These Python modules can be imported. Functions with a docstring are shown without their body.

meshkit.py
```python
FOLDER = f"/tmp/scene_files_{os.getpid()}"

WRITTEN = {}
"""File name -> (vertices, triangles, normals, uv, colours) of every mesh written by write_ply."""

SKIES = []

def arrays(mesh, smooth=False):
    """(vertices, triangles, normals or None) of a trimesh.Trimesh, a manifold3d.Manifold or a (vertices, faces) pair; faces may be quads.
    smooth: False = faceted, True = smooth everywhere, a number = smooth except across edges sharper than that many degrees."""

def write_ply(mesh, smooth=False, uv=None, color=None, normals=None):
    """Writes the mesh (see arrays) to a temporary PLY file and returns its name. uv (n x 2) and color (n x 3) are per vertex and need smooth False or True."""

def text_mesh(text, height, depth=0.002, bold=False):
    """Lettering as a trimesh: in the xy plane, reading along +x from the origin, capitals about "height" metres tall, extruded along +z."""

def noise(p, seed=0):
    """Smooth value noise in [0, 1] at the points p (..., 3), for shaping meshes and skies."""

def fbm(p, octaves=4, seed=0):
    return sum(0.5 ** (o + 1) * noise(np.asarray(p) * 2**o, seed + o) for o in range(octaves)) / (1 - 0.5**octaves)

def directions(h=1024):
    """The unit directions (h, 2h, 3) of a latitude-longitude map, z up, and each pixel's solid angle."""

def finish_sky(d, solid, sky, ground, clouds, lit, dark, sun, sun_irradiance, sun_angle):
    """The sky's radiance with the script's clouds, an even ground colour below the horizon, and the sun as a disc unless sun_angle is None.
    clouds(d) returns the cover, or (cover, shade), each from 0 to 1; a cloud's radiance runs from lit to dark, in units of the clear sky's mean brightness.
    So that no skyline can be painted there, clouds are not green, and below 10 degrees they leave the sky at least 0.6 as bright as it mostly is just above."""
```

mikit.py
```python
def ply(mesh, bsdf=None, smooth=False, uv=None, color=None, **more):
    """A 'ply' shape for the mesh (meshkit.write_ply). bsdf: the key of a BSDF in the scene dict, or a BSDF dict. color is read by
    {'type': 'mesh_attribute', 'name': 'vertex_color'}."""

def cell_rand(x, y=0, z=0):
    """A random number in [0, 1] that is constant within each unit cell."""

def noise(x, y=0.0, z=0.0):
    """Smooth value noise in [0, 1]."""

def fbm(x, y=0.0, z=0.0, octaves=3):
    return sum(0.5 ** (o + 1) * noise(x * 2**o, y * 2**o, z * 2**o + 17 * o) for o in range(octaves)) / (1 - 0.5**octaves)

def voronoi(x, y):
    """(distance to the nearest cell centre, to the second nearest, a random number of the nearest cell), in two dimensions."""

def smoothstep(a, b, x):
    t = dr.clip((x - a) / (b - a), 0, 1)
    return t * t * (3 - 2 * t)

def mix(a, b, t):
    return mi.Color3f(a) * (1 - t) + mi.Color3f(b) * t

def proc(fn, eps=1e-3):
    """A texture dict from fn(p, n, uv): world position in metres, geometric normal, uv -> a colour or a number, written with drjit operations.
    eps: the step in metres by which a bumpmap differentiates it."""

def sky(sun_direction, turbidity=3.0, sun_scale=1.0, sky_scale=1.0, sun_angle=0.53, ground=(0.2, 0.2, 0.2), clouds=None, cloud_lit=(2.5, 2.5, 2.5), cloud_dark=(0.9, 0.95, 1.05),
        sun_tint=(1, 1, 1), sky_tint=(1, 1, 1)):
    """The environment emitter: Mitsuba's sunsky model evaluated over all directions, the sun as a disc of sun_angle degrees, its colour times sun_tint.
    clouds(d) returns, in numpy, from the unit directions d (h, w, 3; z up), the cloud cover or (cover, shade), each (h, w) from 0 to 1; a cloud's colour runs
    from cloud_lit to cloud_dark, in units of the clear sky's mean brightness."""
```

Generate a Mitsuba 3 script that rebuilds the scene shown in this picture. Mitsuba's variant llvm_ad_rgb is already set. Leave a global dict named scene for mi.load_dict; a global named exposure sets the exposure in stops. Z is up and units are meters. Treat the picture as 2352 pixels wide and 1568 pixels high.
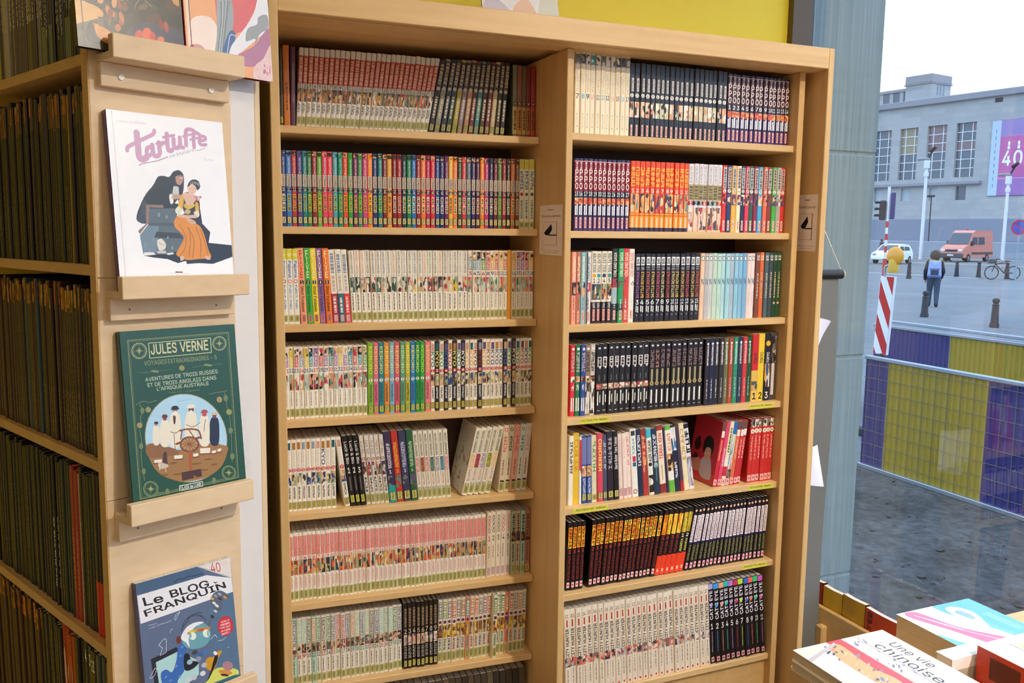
import math, random
import numpy as np, trimesh, mitsuba as mi, drjit as dr
import meshkit, mikit
from mikit import proc, noise, fbm, smoothstep, mix, cell_rand
from shapely.geometry import Polygon, LineString, MultiPolygon, box as sbox
from shapely import affinity
from shapely.ops import unary_union

T = mi.ScalarTransform4f
scene, labels = {}, {}
exposure = 0.18

# ---------------------------------------------------------------- camera, sky, lights
H = 1.58                                   # eye height above the shop floor
EYE = np.array([-0.2565, -1.7753, H])
FW, UP = np.array([0.3891, 0.9123, -0.1275]), np.array([0.0406, 0.1212, 0.9918])
scene['camera'] = {'type': 'perspective', 'to_world': T().look_at(origin=EYE.tolist(), target=(EYE + FW).tolist(), up=UP.tolist()),
                   'fov': math.degrees(2 * math.atan(1176 / 1977.46)), 'fov_axis': 'x', 'near_clip': 0.05, 'far_clip': 2000.0}


def overcast(d):
    p = d * np.array([2.0, 2.0, 5.0])
    return np.full(d.shape[:2], 0.97), 0.6 * meshkit.fbm(p + 7.0, 4)


scene['sky'] = mikit.sky([0.3, -0.5, 0.5], turbidity=4.0, sun_scale=0.0, sky_scale=13.0, ground=(0.16, 0.17, 0.19), clouds=overcast,
                         cloud_lit=(1.05, 1.42, 1.95), cloud_dark=(0.86, 1.18, 1.66))


def emitter(rgb):
    return {'type': 'area', 'radiance': {'type': 'rgb', 'value': list(rgb)}}


WARM = np.array([1.0, 0.89, 0.75])
LAMPS = [(1.50, -2.15, 72), (0.45, -1.25, 5), (-0.95, -2.8, 7), (-1.1, -4.0, 4), (-2.1, -1.6, 1.0), (0.4, -3.9, 16), (1.30, -1.10, 5)]

# ---------------------------------------------------------------- helpers
def lin(c):
    if isinstance(c, str):
        c = c.lstrip('#')
        if len(c) == 3: c = ''.join(k * 2 for k in c)
        c = [int(c[i:i + 2], 16) for i in (0, 2, 4)]
    c = np.asarray(c, float)[:3] / 255
    return np.where(c < 0.04045, c / 12.92, ((c + 0.055) / 1.055) ** 2.4)


def rgb(c):
    return {'type': 'rgb', 'value': [float(x) for x in lin(c)]}


def bs(name, color, rough=0.5, spec=0.5, metal=0.0, two=True, **kw):
    base = color if isinstance(color, dict) else rgb(color)
    d = {'type': 'principled', 'base_color': base, 'roughness': rough, 'specular': spec, 'metallic': metal, **kw}
    scene[name] = {'type': 'twosided', 'bsdf': d} if two else d
    return name


def bumped(name, scale, fn, eps=1e-3):
    inner = scene[name]['bsdf']
    scene[name] = {'type': 'twosided', 'bsdf': {'type': 'bumpmap', 'tex': proc(fn, eps), 'scale': scale, 'bsdf': inner}}


USED = {}


def key_for(name, parent=None):
    full = f'{parent}__{name}' if parent else name
    n = USED.get(full, 0)
    USED[full] = n + 1
    return full if n == 0 else f'{full}_{n:03d}'


def thing(name, label, cat, group=None, kind=None):
    k = key_for(name)
    labels[k] = {'label': label, 'category': cat}
    if group: labels[k]['group'] = group
    if kind: labels[k]['kind'] = kind
    return k


def put(name, mesh, bsdf, parent=None, smooth=False, color=None, label=None, kind=None, emit=None):
    k = key_for(name, parent)
    d = mikit.ply(mesh, bsdf, smooth=smooth, color=color)
    if emit is not None: d['emitter'] = emitter(emit)
    scene[k] = d
    if label or kind:
        labels.setdefault(k, {})
        if label: labels[k]['label'] = label
        if kind: labels[k]['kind'] = kind
    return k


def one(name, mesh, bsdf, label, cat, group=None, smooth=False, color=None):
    k = put(name, mesh, bsdf, smooth=smooth, color=color)
    labels[k] = {'label': label, 'category': cat}
    if group: labels[k]['group'] = group
    return k


def struct(name, mesh, bsdf, label=None, smooth=False, color=None):
    k = put(name, mesh, bsdf, smooth=smooth, color=color)
    labels[k] = {'kind': 'structure', 'label': label or name.replace('_', ' ')}
    return k


class MB:
    """Collects faces, with a colour for each vertex."""
    def __init__(s): s.v, s.f, s.c, s.n = [], [], [], 0

    def add(s, v, f, col=(1, 1, 1)):
        v = np.asarray(v, float); f = np.asarray(f, int)
        if len(v) == 0: return s
        s.v.append(v); s.f.append(f + s.n); s.n += len(v)
        col = np.asarray(col, float)
        s.c.append(np.broadcast_to(col, (len(v), 3)).copy() if col.ndim == 1 else col)
        return s

    def quad(s, a, b, c, d, col=(1, 1, 1)): return s.add([a, b, c, d], [[0, 1, 2], [0, 2, 3]], col)

    def tm(s, m, col=(1, 1, 1)): return s.add(m.vertices, m.faces, col)

    def box(s, x0, x1, y0, y1, z0, z1, col=(1, 1, 1), bev=0.0):
        return s.tm(bbox(x0, x1, y0, y1, z0, z1, bev), col)

    def arr(s): return np.vstack(s.v), np.vstack(s.f), np.vstack(s.c)

    def moved(s, M, t):
        v, f, c = s.arr()
        return (v @ np.asarray(M).T + np.asarray(t), f), c


def flatten(m):
    """Own corners for every triangle, so that facets stay flat."""
    return trimesh.Trimesh(m.vertices[m.faces].reshape(-1, 3), np.arange(len(m.faces) * 3).reshape(-1, 3), process=False)


def bbox(x0, x1, y0, y1, z0, z1, bev=0.0):
    lo, hi = np.array([x0, y0, z0], float), np.array([x1, y1, z1], float)
    if bev <= 0:
        m = trimesh.creation.box(extents=hi - lo)
        m.apply_translation((lo + hi) / 2)
        return flatten(m)
    b = min(bev, 0.45 * (hi - lo).min())
    P = []
    for sx in (0, 1):
        for sy in (0, 1):
            for sz in (0, 1):
                p = np.where([sx, sy, sz], hi, lo); q = np.where([sx, sy, sz], -b, b)
                for k in range(3):
                    r = p + q; r[k] = p[k]; P.append(r)
    return flatten(trimesh.convex.convex_hull(np.array(P)))


def rot(axis, deg):
    return trimesh.transformations.rotation_matrix(math.radians(deg), axis)[:3, :3]


def cyl(p0, p1, r, r1=None, n=14, caps=True):
    p0, p1 = np.asarray(p0, float), np.asarray(p1, float)
    r1 = r if r1 is None else r1
    z = (p1 - p0) / np.linalg.norm(p1 - p0)
    x = np.cross(z, [0, 0, 1] if abs(z[2]) < 0.9 else [1, 0, 0]); x /= np.linalg.norm(x); y = np.cross(z, x)
    a = np.arange(n) * 2 * math.pi / n
    ring = np.cos(a)[:, None] * x + np.sin(a)[:, None] * y
    v = np.vstack([p0 + ring * r, p1 + ring * r1, [p0], [p1]])
    i = np.arange(n); j = (i + 1) % n
    f = np.vstack([np.stack([i, j, j + n], 1), np.stack([i, j + n, i + n], 1)])
    if caps: f = np.vstack([f, np.stack([j, i, i * 0 + 2 * n], 1), np.stack([i + n, j + n, i * 0 + 2 * n + 1], 1)])
    return trimesh.Trimesh(v, f, process=False)


def tube(pts, r, n=8):
    return trimesh.util.concatenate([cyl(pts[k], pts[k + 1], r if np.isscalar(r) else r[k], None if np.isscalar(r) else r[k + 1], n) for k in range(len(pts) - 1)])


def lathe(prof, c=(0, 0, 0), n=20):
    p = np.array(prof, float); a = np.arange(n) * 2 * math.pi / n
    v = np.stack([np.outer(np.cos(a), p[:, 0]), np.outer(np.sin(a), p[:, 0]), np.tile(p[:, 1], (n, 1))], -1).reshape(-1, 3)
    m = len(p); f = []
    for i in range(n):
        for k in range(m - 1):
            a0, a1 = i * m + k, ((i + 1) % n) * m + k
            f += [[a0, a1, a1 + 1], [a0, a1 + 1, a0 + 1]]
    return trimesh.Trimesh(v + np.array(c), f, process=False)


def cat(ms): return trimesh.util.concatenate(ms)


def hull_chain(joints, radii, bones, refine=0.02, it=8):
    import manifold3d as mf
    def ball(p, r): return mf.Manifold.sphere(r, 20).translate([float(q) for q in p])
    parts = [mf.Manifold.batch_hull([ball(joints[a], radii[a]), ball(joints[b], radii[b])]) for a, b in bones]
    m = mf.Manifold.batch_boolean(parts, mf.OpType.Add).refine_to_length(refine).to_mesh()
    t = trimesh.Trimesh(np.asarray(m.vert_properties)[:, :3], np.asarray(m.tri_verts), process=True)
    return trimesh.smoothing.filter_taubin(t, iterations=it)


_GL = {}


def glyphs(text, bold=True):
    """Flat lettering as (vertices in the unit square, triangles, width / height)."""
    if (text, bold) not in _GL:
        m = meshkit.text_mesh(text, 1.0, 0.01, bold)
        keep = (m.vertices[m.faces][:, :, 2] > 0.005).all(1)
        f = m.faces[keep]
        u, inv = np.unique(f.ravel(), return_inverse=True)
        v = m.vertices[u][:, :2]
        lo, hi = v.min(0), v.max(0)
        _GL[text, bold] = (v - lo) / (hi - lo), inv.reshape(-1, 3), (hi[0] - lo[0]) / (hi[1] - lo[1])
    return _GL[text, bold]


def tri2(poly):
    out_v, out_f, n = [], [], 0
    for g in getattr(poly, 'geoms', [poly]):
        if g.is_empty or g.geom_type != 'Polygon' or g.area < 1e-9: continue
        v, f = trimesh.creation.triangulate_polygon(g, engine='earcut')
        out_v.append(v); out_f.append(f + n); n += len(v)
    return (np.vstack(out_v), np.vstack(out_f)) if out_v else (np.zeros((0, 2)), np.zeros((0, 3), int))


def ccw(v, f):
    a = v[f[:, 1]] - v[f[:, 0]]; b = v[f[:, 2]] - v[f[:, 0]]
    neg = a[:, 0] * b[:, 1] - a[:, 1] * b[:, 0] < 0
    f = f.copy(); f[neg] = f[neg][:, ::-1]
    return f


def spline(pts, n=6, closed=False):
    P = np.array(pts, float)
    if closed: P = np.vstack([P[-1], P, P[0], P[1]])
    else: P = np.vstack([2 * P[0] - P[1], P, 2 * P[-1] - P[-2]])
    out = []
    for k in range(1, len(P) - 2):
        for t in np.arange(n) / n:
            a, b, c, d = P[k - 1:k + 3]
            out.append(0.5 * (2 * b + (c - a) * t + (2 * a - 5 * b + 4 * c - d) * t * t + (3 * b - a - 3 * c + d) * t ** 3))
    if not closed: out.append(P[-2])
    return np.array(out)


class Art:
    """Flat print: overlapping coloured polygons in the plane, cut so that none lie on top of each other."""
    def __init__(s, w, h, bg): s.w, s.h, s.items = w, h, [(sbox(0, 0, w, h), lin(bg))]; s.H = None

    def corners(s, tl, tr, br, bl):
        A = []; B = []
        for (x, y), (X, Y) in zip((tl, tr, br, bl), ((0, s.h), (s.w, s.h), (s.w, 0), (0, 0))):
            A += [[x, y, 1, 0, 0, 0, -X * x, -X * y], [0, 0, 0, x, y, 1, -Y * x, -Y * y]]; B += [X, Y]
        s.H = np.append(np.linalg.solve(np.array(A, float), np.array(B, float)), 1).reshape(3, 3)
        return s

    def m(s, pts):
        p = np.asarray(pts, float).reshape(-1, 2)
        if s.H is None: return p
        q = np.c_[p, np.ones(len(p))] @ s.H.T
        return q[:, :2] / q[:, 2:]

    def geo(s, g, col):
        if not g.is_valid: g = g.buffer(0)
        g = g.intersection(s.items[0][0])
        if not g.is_empty: s.items.append((g, lin(col)))
        return s

    def poly(s, pts, col, smooth=False):
        p = spline(pts, 5, True) if smooth else np.asarray(pts, float)
        return s.geo(Polygon(s.m(p)), col)

    def ell(s, cx, cy, rx, ry, col, ang=0, n=28):
        a = np.linspace(0, 2 * math.pi, n, endpoint=False)
        p = np.c_[rx * np.cos(a), ry * np.sin(a)]; c, q = math.cos(math.radians(ang)), math.sin(math.radians(ang))
        return s.geo(Polygon(s.m(p @ np.array([[c, q], [-q, c]]) + [cx, cy])), col)

    def line(s, pts, width, col, smooth=True):
        """width in metres on the print"""
        p = spline(pts, 5) if smooth and len(pts) > 2 else np.asarray(pts, float)
        return s.geo(LineString(s.m(p)).buffer(width / 2, quad_segs=3), col)

    def text(s, t, a, b, height, col, bold=True, up=None):
        """baseline from a to b; height as a vector `up`, or at right angles"""
        v, f, _ = glyphs(t, bold)
        a, b = np.asarray(a, float), np.asarray(b, float)
        d = b - a
        if up is None:
            n = np.array([d[1], -d[0]]) if s.H is not None else np.array([-d[1], d[0]])
            up = n / np.linalg.norm(n) * height
        p = s.m(a + v[:, :1] * d + v[:, 1:] * np.asarray(up))
        g = unary_union([Polygon(p[q]).buffer(1e-7) for q in f if Polygon(p[q]).area > 0])
        return s.geo(g, col)

    def build(s, mb, put3):
        """put3 maps plane points (n, 2) to space; seen from where x runs right and y up"""
        above = None
        for g, c in reversed(s.items):
            vis = g if above is None else g.difference(above)
            above = g if above is None else above.union(g)
            if vis.is_empty: continue
            v, f = tri2(vis)
            if len(v): mb.add(put3(v), ccw(v, f), c)

# ---------------------------------------------------------------- materials
def wood_fn(c1, c2, axis, s=1.0):
    a, b = np.array(lin(c1)), np.array(lin(c2))
    def fn(p, n, uv):
        q = [p.x, p.y, p.z]
        L = q[axis]; A, B = [q[k] for k in range(3) if k != axis]
        g = fbm(A * 90 * s + 3 * noise(L * 1.5), B * 90 * s, L * 3 * s, 3)
        big = noise(A * 6, B * 6, L * 1.2)
        t = dr.clip(0.65 * g + 0.35 * big, 0, 1)
        return mix(mi.Color3f(*map(float, a)), mi.Color3f(*map(float, b)), t)
    return proc(fn)


bs('beech_across', wood_fn('#dfbf8c', '#c79e62', 0), 0.42, 0.4)
bs('beech_up', wood_fn('#ddbc88', '#c3995c', 2), 0.42, 0.4)
bs('maple', wood_fn('#e3cbaa', '#d2b48b', 0), 0.5, 0.35)
bs('maple_up', wood_fn('#e3cba9', '#d3b78f', 2), 0.5, 0.35)
bs('white_board', '#dcd8d4', 0.4)
bs('case_wood', wood_fn('#d6b077', '#bf955a', 1), 0.5, 0.35)
bs('dark_back', '#4e3424', 0.6)
PR = {'type': 'mesh_attribute', 'name': 'vertex_color'}
bs('print', PR, 0.30, 0.5)
bs('print_matt', PR, 0.55, 0.4)
bs('print_flat', PR, 0.9, 0.2)
def paper_fn(p, n, uv):
    t = noise(p.x * 900, p.y * 40, p.z * 40)
    return mix(mi.Color3f(0.45, 0.41, 0.35), mi.Color3f(0.66, 0.62, 0.54), t)
bs('paper', proc(paper_fn), 0.9, 0.1)
def paper2_fn(p, n, uv):
    t = noise(p.x * 30, p.y * 30, p.z * 1400)
    return mix(mi.Color3f(0.52, 0.42, 0.28), mi.Color3f(0.68, 0.57, 0.40), t)
bs('paper_flat', proc(paper2_fn), 0.9, 0.1)
bs('yellow_paint', '#e2cb30', 0.6)
bs('ceiling_paint', '#cfccc4', 0.9)
bs('wall_paint', '#cbbfa8', 0.9)
def floor_fn(p, n, uv):
    t = fbm(p.x * 5, p.y * 5, 0.0, 3)
    return mix(mi.Color3f(0.16, 0.12, 0.09), mi.Color3f(0.24, 0.19, 0.14), t)
bs('floor_lino', proc(floor_fn), 0.5)
bs('dark_metal', '#54452f', 0.45, 0.5)
bs('black_metal', '#14161a', 0.4, 0.5)
bs('zinc', '#9aa3ab', 0.35, 0.5, 0.7)
scene['pane_glass'] = {'type': 'thindielectric', 'int_ior': 1.5}
scene['lamp_face'] = {'type': 'diffuse', 'reflectance': {'type': 'rgb', 'value': 0.5}}

# ---------------------------------------------------------------- the room
WX, WY = 1.70, 0.50                        # window wall, back wall
struct('floor', bbox(-3.4, WX + 0.1, -4.6, WY, -0.05, 0), 'floor_lino')
struct('ceiling', bbox(-3.4, WX + 0.1, -4.6, WY, 2.95, 3.0), 'ceiling_paint')
struct('wall_back', bbox(-3.4, 1.655, WY, WY + 0.12, 0, 2.95), 'yellow_paint', 'yellow painted wall behind the bookcase')
struct('wall_left', bbox(-3.5, -3.4, -4.6, WY + 0.12, 0, 2.95), 'wall_paint')
struct('wall_front', bbox(-3.4, WX + 0.1, -4.7, -4.6, 0, 2.95), 'wall_paint')
struct('wall_right', bbox(WX - 0.04, WX + 0.12, -4.6, WY, 0, 0.40), 'wall_paint', 'low wall under the shop window')
w = struct('window_1', bbox(1.655, 1.735, 0.475, 0.60, 0.40, 2.95), 'dark_metal', 'dark brown metal window post beside the yellow wall')
put('gasket', bbox(1.735, 1.76, 0.50, 0.585, 0.40, 2.95), 'black_metal', w)
put('bead', bbox(1.7352, 1.7385, 0.496, 0.503, 0.40, 2.95), 'zinc', w)
put('pane', trimesh.Trimesh([[1.72, 0.5, 0.4], [1.72, -3.2, 0.4], [1.72, -3.2, 2.75], [1.72, 0.5, 2.75]], [[0, 1, 2], [0, 2, 3]]), 'pane_glass', w)
put('sill', bbox(1.66, 1.80, -3.2, 0.475, 0.385, 0.405), 'beech_across', w)
put('head', bbox(1.68, 1.78, -3.2, 0.475, 2.75, 2.95), 'dark_metal', w)
struct('wall_right', bbox(WX - 0.04, WX + 0.12, -4.6, -3.2, 0.40, 2.95), 'wall_paint', 'wall beyond the shop window')
RW = ['first', 'second', 'third', 'fourth', 'fifth', 'sixth', 'seventh', 'eighth', 'ninth', 'tenth']
for li_, (x, y, pw) in enumerate(sorted(LAMPS, key=lambda q: -q[0])):
    k = thing('ceiling_spotlight', f'small round warm ceiling spotlight, {RW[li_]} from the window side', 'lamp')
    put('housing', lathe([(0.075, 2.95), (0.075, 2.925), (0.062, 2.925), (0.062, 2.95)], (x, y, 0), 24), 'white_board', k, True)
    a = np.arange(24) * 2 * math.pi / 24
    dv = np.vstack([np.c_[x + 0.06 * np.cos(a), y + 0.06 * np.sin(a), a * 0 + 2.928], [[x, y, 2.928]]])
    put('bulb', trimesh.Trimesh(dv, [[(i + 1) % 24, i, 24] for i in range(24)], process=False), 'lamp_face', k, emit=WARM * pw * 29.0)

# ---------------------------------------------------------------- the bookcase
ZT = H + 0.4692; ZFB = H + 0.4184
bk = thing('bookcase', 'tall beech bookcase of two bays filled with rows of comic paperbacks', 'bookcase')
B = 0.0015
put('side_panel', bbox(-0.0187, 0.0, -0.003, 0.47, 0, ZT + 0.10, B), 'beech_up', bk)
put('side_panel', bbox(1.3734, 1.3913, 0.0, 0.47, 0, ZT, B), 'beech_up', bk)
put('fascia', bbox(0.0, 1.3734, 0.0, 0.018, ZFB, ZT, B), 'beech_across', bk)
put('top_board', bbox(0.0, 1.3734, 0.018, 0.47, ZFB + 0.012, ZFB + 0.03), 'beech_across', bk)
put('light_pelmet', bbox(0.0, 1.3734, 0.018, 0.10, ZFB - 0.001, ZFB + 0.012), 'beech_across', bk)
put('back_panel', bbox(0.0, 1.3734, 0.455, 0.47, 0.05, ZFB + 0.012), 'dark_back', bk)
put('divider', bbox(0.6577, 0.6749, 0.0589, 0.455, 0.0, ZFB - 0.001, B), 'beech_up', bk)
put('inner_side', bbox(1.3343, 1.3529, 0.0589, 0.455, 0.0, ZFB - 0.001, B), 'beech_up', bk)
put('plinth', bbox(0.6749, 1.3343, 0.082, 0.10, 0.0, 0.375), 'case_wood', bk)
put('filler', bbox(1.3529, 1.3734, 0.20, 0.455, 0.0, ZFB), 'dark_back', bk)
AL = -0.0738345
UL = rot([0, 0, 1], math.degrees(AL)); OL = np.array([0.0, 0.254, H])
ZL = [0.2307, 0.0049, -0.2222, -0.449, -0.6758, -0.9020, -1.1208, -1.345]
ZR = [0.230, 0.0013, -0.2255, -0.4554, -0.6828, -0.9075, -1.186]
TH = 0.0174
for z in ZL:
    m = bbox(0.002, 0.6575, 0, 0.185, z - TH, z, B); m.apply_transform(np.vstack([np.c_[UL, OL], [0, 0, 0, 1]]))
    put('shelf', m, 'beech_across', bk)
for z in ZR:
    put('shelf', bbox(0.6749, 1.3343, 0.0697, 0.30, H + z - TH, H + z, B), 'beech_across', bk)
m = bbox(0.002, 0.6575, 0.186, 0.192, -1.53, 0.41); m.apply_transform(np.vstack([np.c_[UL, OL], [0, 0, 0, 1]]))
put('bay_back', m, 'dark_back', bk)
put('bay_back', bbox(0.6749, 1.3343, 0.300, 0.308, 0.05, ZFB - 0.001), 'dark_back', bk)

# ---------------------------------------------------------------- books: bay, shelf, from, to (m), how many, style, lean of the first and last
ROWS = [
    ('L', 0, 0.0393, 0.047, 1, 'slate', 0, 0),
    ('L', 0, 0.047, 0.0614, 1, 'orange', 0, 0),
    ('L', 0, 0.0614, 0.073, 1, 'plum', 1, 1),
    ('L', 0, 0.074, 0.3864, 28, 'brick', 3.5, 10.5),
    ('L', 0, 0.3875, 0.5848, 14, 'dusk', 10.5, 5),
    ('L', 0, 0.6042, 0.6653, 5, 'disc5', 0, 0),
    ('L', 1, 0.037, 0.6277, 50, 'boxed', 0, 0),
    ('L', 1, 0.6277, 0.6687, 3, 'scribble', 0, 0),
    ('L', 2, 0.0337, 0.0744, 3, 'citrus', -1, -1),
    ('L', 2, 0.0764, 0.1522, 5, 'five', -2.2, -3),
    ('L', 2, 0.1532, 0.1975, 3, 'tri', -3.5, -3.5),
    ('L', 2, 0.1986, 0.4927, 23, 'slim', -2.2, 0),
    ('L', 2, 0.4938, 0.671, 15, 'tags', 0, 0),
    ('L', 3, 0.0335, 0.2347, 17, 'tags2', 0, 0),
    ('L', 3, 0.2358, 0.3962, 12, 'frog', 0, 0),
    ('L', 3, 0.3973, 0.6731, 24, 'samurai', 0, 0),
    ('L', 4, 0.0344, 0.1565, 10, 'samurai2', 0, 0),
    ('L', 4, 0.1787, 0.1926, 1, 'samurai2', -7, -7),
    ('L', 4, 0.1936, 0.2333, 3, 'noir', -6.5, -6.5),
    ('L', 4, 0.2344, 0.2943, 5, 'greys', -6, -5),
    ('L', 4, 0.2954, 0.3721, 4, 'tomes', -5.5, -5),
    ('L', 4, 0.3721, 0.4622, 7, 'urban', -5, -3.5),
    ('L', 4, 0.49, 0.5713, 5, 'urban', 12.5, 12.5),
    ('L', 4, 0.5928, 0.6765, 5, 'pale5', 5, 5),
    ('L', 5, 0.0345, 0.5528, 45, 'swirl', 0, 0),
    ('L', 5, 0.554, 0.6231, 5, 'loops', 0.8, 0.8),
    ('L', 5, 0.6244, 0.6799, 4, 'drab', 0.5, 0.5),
    ('L', 6, 0.0359, 0.3216, 23, 'frame', 0, 0),
    ('L', 6, 0.3251, 0.4185, 8, 'blackgold', 0, 0),
    ('L', 6, 0.4185, 0.6681, 20, 'quest', 1, 2),
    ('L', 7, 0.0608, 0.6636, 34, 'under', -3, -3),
    ('R', 0, 0.6949, 0.8463, 11, 'ivory', 0, 0),
    ('R', 0, 0.8463, 1.1371, 20, 'jet', 0, 0),
    ('R', 0, 1.1384, 1.3416, 14, 'boxer', 0, 0),
    ('R', 1, 0.6975, 0.8548, 12, 'boxer2', 0, 0),
    ('R', 1, 0.856, 1.0309, 12, 'flame', 0, 0),
    ('R', 1, 1.0322, 1.1377, 7, 'gild', 0, 0),
    ('R', 1, 1.1391, 1.3475, 14, 'mixed', 0, 0),
    ('R', 2, 0.6964, 0.7505, 4, 'duo', 0, 0),
    ('R', 2, 0.7517, 0.8119, 4, 'souls', 0, 0),
    ('R', 2, 0.8131, 0.8797, 4, 'saga', 0, 0),
    ('R', 2, 0.881, 1.0814, 13, 'royale', 0, 0),
    ('R', 2, 1.0828, 1.266, 13, 'pastel', 0, 0),
    ('R', 2, 1.2675, 1.3561, 6, 'muted', 0, 0),
    ('R', 3, 0.6976, 0.7697, 5, 'kings', 0, 0),
    ('R', 3, 0.771, 0.9303, 9, 'jolt', 0, 0),
    ('R', 3, 0.9303, 1.1031, 10, 'blades', 0, 0),
    ('R', 3, 1.1087, 1.2661, 10, 'spectrum', 0, 0),
    ('R', 3, 1.2676, 1.354, 4, 'quake', 0, 0),
    ('R', 4, 0.6963, 1.087, 25, 'new', 0, -9),
    ('R', 4, 1.1435, 1.2376, 7, 'rednew', 9, 7),
    ('R', 4, 1.2583, 1.3453, 6, 'red', 2.5, 1),
    ('R', 5, 0.6947, 0.7471, 4, 'blaze', 2, 2),
    ('R', 5, 0.761, 0.9708, 16, 'blaze', 3.5, 8),
    ('R', 5, 0.9721, 1.0689, 6, 'blazered', 9, 10),
    ('R', 5, 1.0703, 1.3529, 20, 'white_strip', 10, 3),
    ('R', 6, 0.6932, 1.1513, 27, 'hunter', -2.5, -4.5),
    ('R', 6, 1.1528, 1.3435, 11, 'neon', -5, -6),
]

# Spine designs.  Elements, in order from the bottom layer up (u across 0-1, v up 0-1):
#   b v0 v1 colour              band over the whole width        r u0 u1 v0 v1 colour      rectangle
#   t text u0 u1 v0 v1 colour mode (up, down, flat, stack)       p v0 v1 colours n         small picture
#   d u0 u1 v0 v1 colour        a line of tiny print             o v radius colour         round spot
SKIN = '#d9a97c'
def kana(v0=0.035, v1=0.125, c='#c9c25a', ink='#3a3418'):
    return [('r', .12, .88, v0, v1, ink), ('r', .19, .81, v0 + .005, v1 - .005, c), ('t', 'KANA', .30, .70, v0 + .012, v1 - .012, ink, 'down')]
def olive(v0=0.03, v1=0.16): return [('r', .14, .90, v0, v1, '#aaa860'), ('t', 'KANA', .32, .74, v0 + .02, v1 - .02, '#4b4a2c', 'down')]
def pill(c='#f0b8a8', v0=0.04, v1=0.19): return [('r', .30, .72, v0, v1, c), ('d', .42, .60, v0 + .02, v1 - .02, '#a86a60')]
PIC = ['#c8703c', '#8a5a3a', '#d9a97c', '#3c4a5c', '#b03a30', '#5a6a4a', '#e0d8c4', '#2a2624', '#c8a040']
RW = ['first', 'second', 'third', 'fourth', 'fifth', 'sixth', 'seventh', 'eighth', 'ninth', 'tenth', 'eleventh', 'twelfth', 'thirteenth', 'fourteenth', 'fifteenth', 'sixteenth',
      'seventeenth', 'eighteenth', 'nineteenth']
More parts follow.
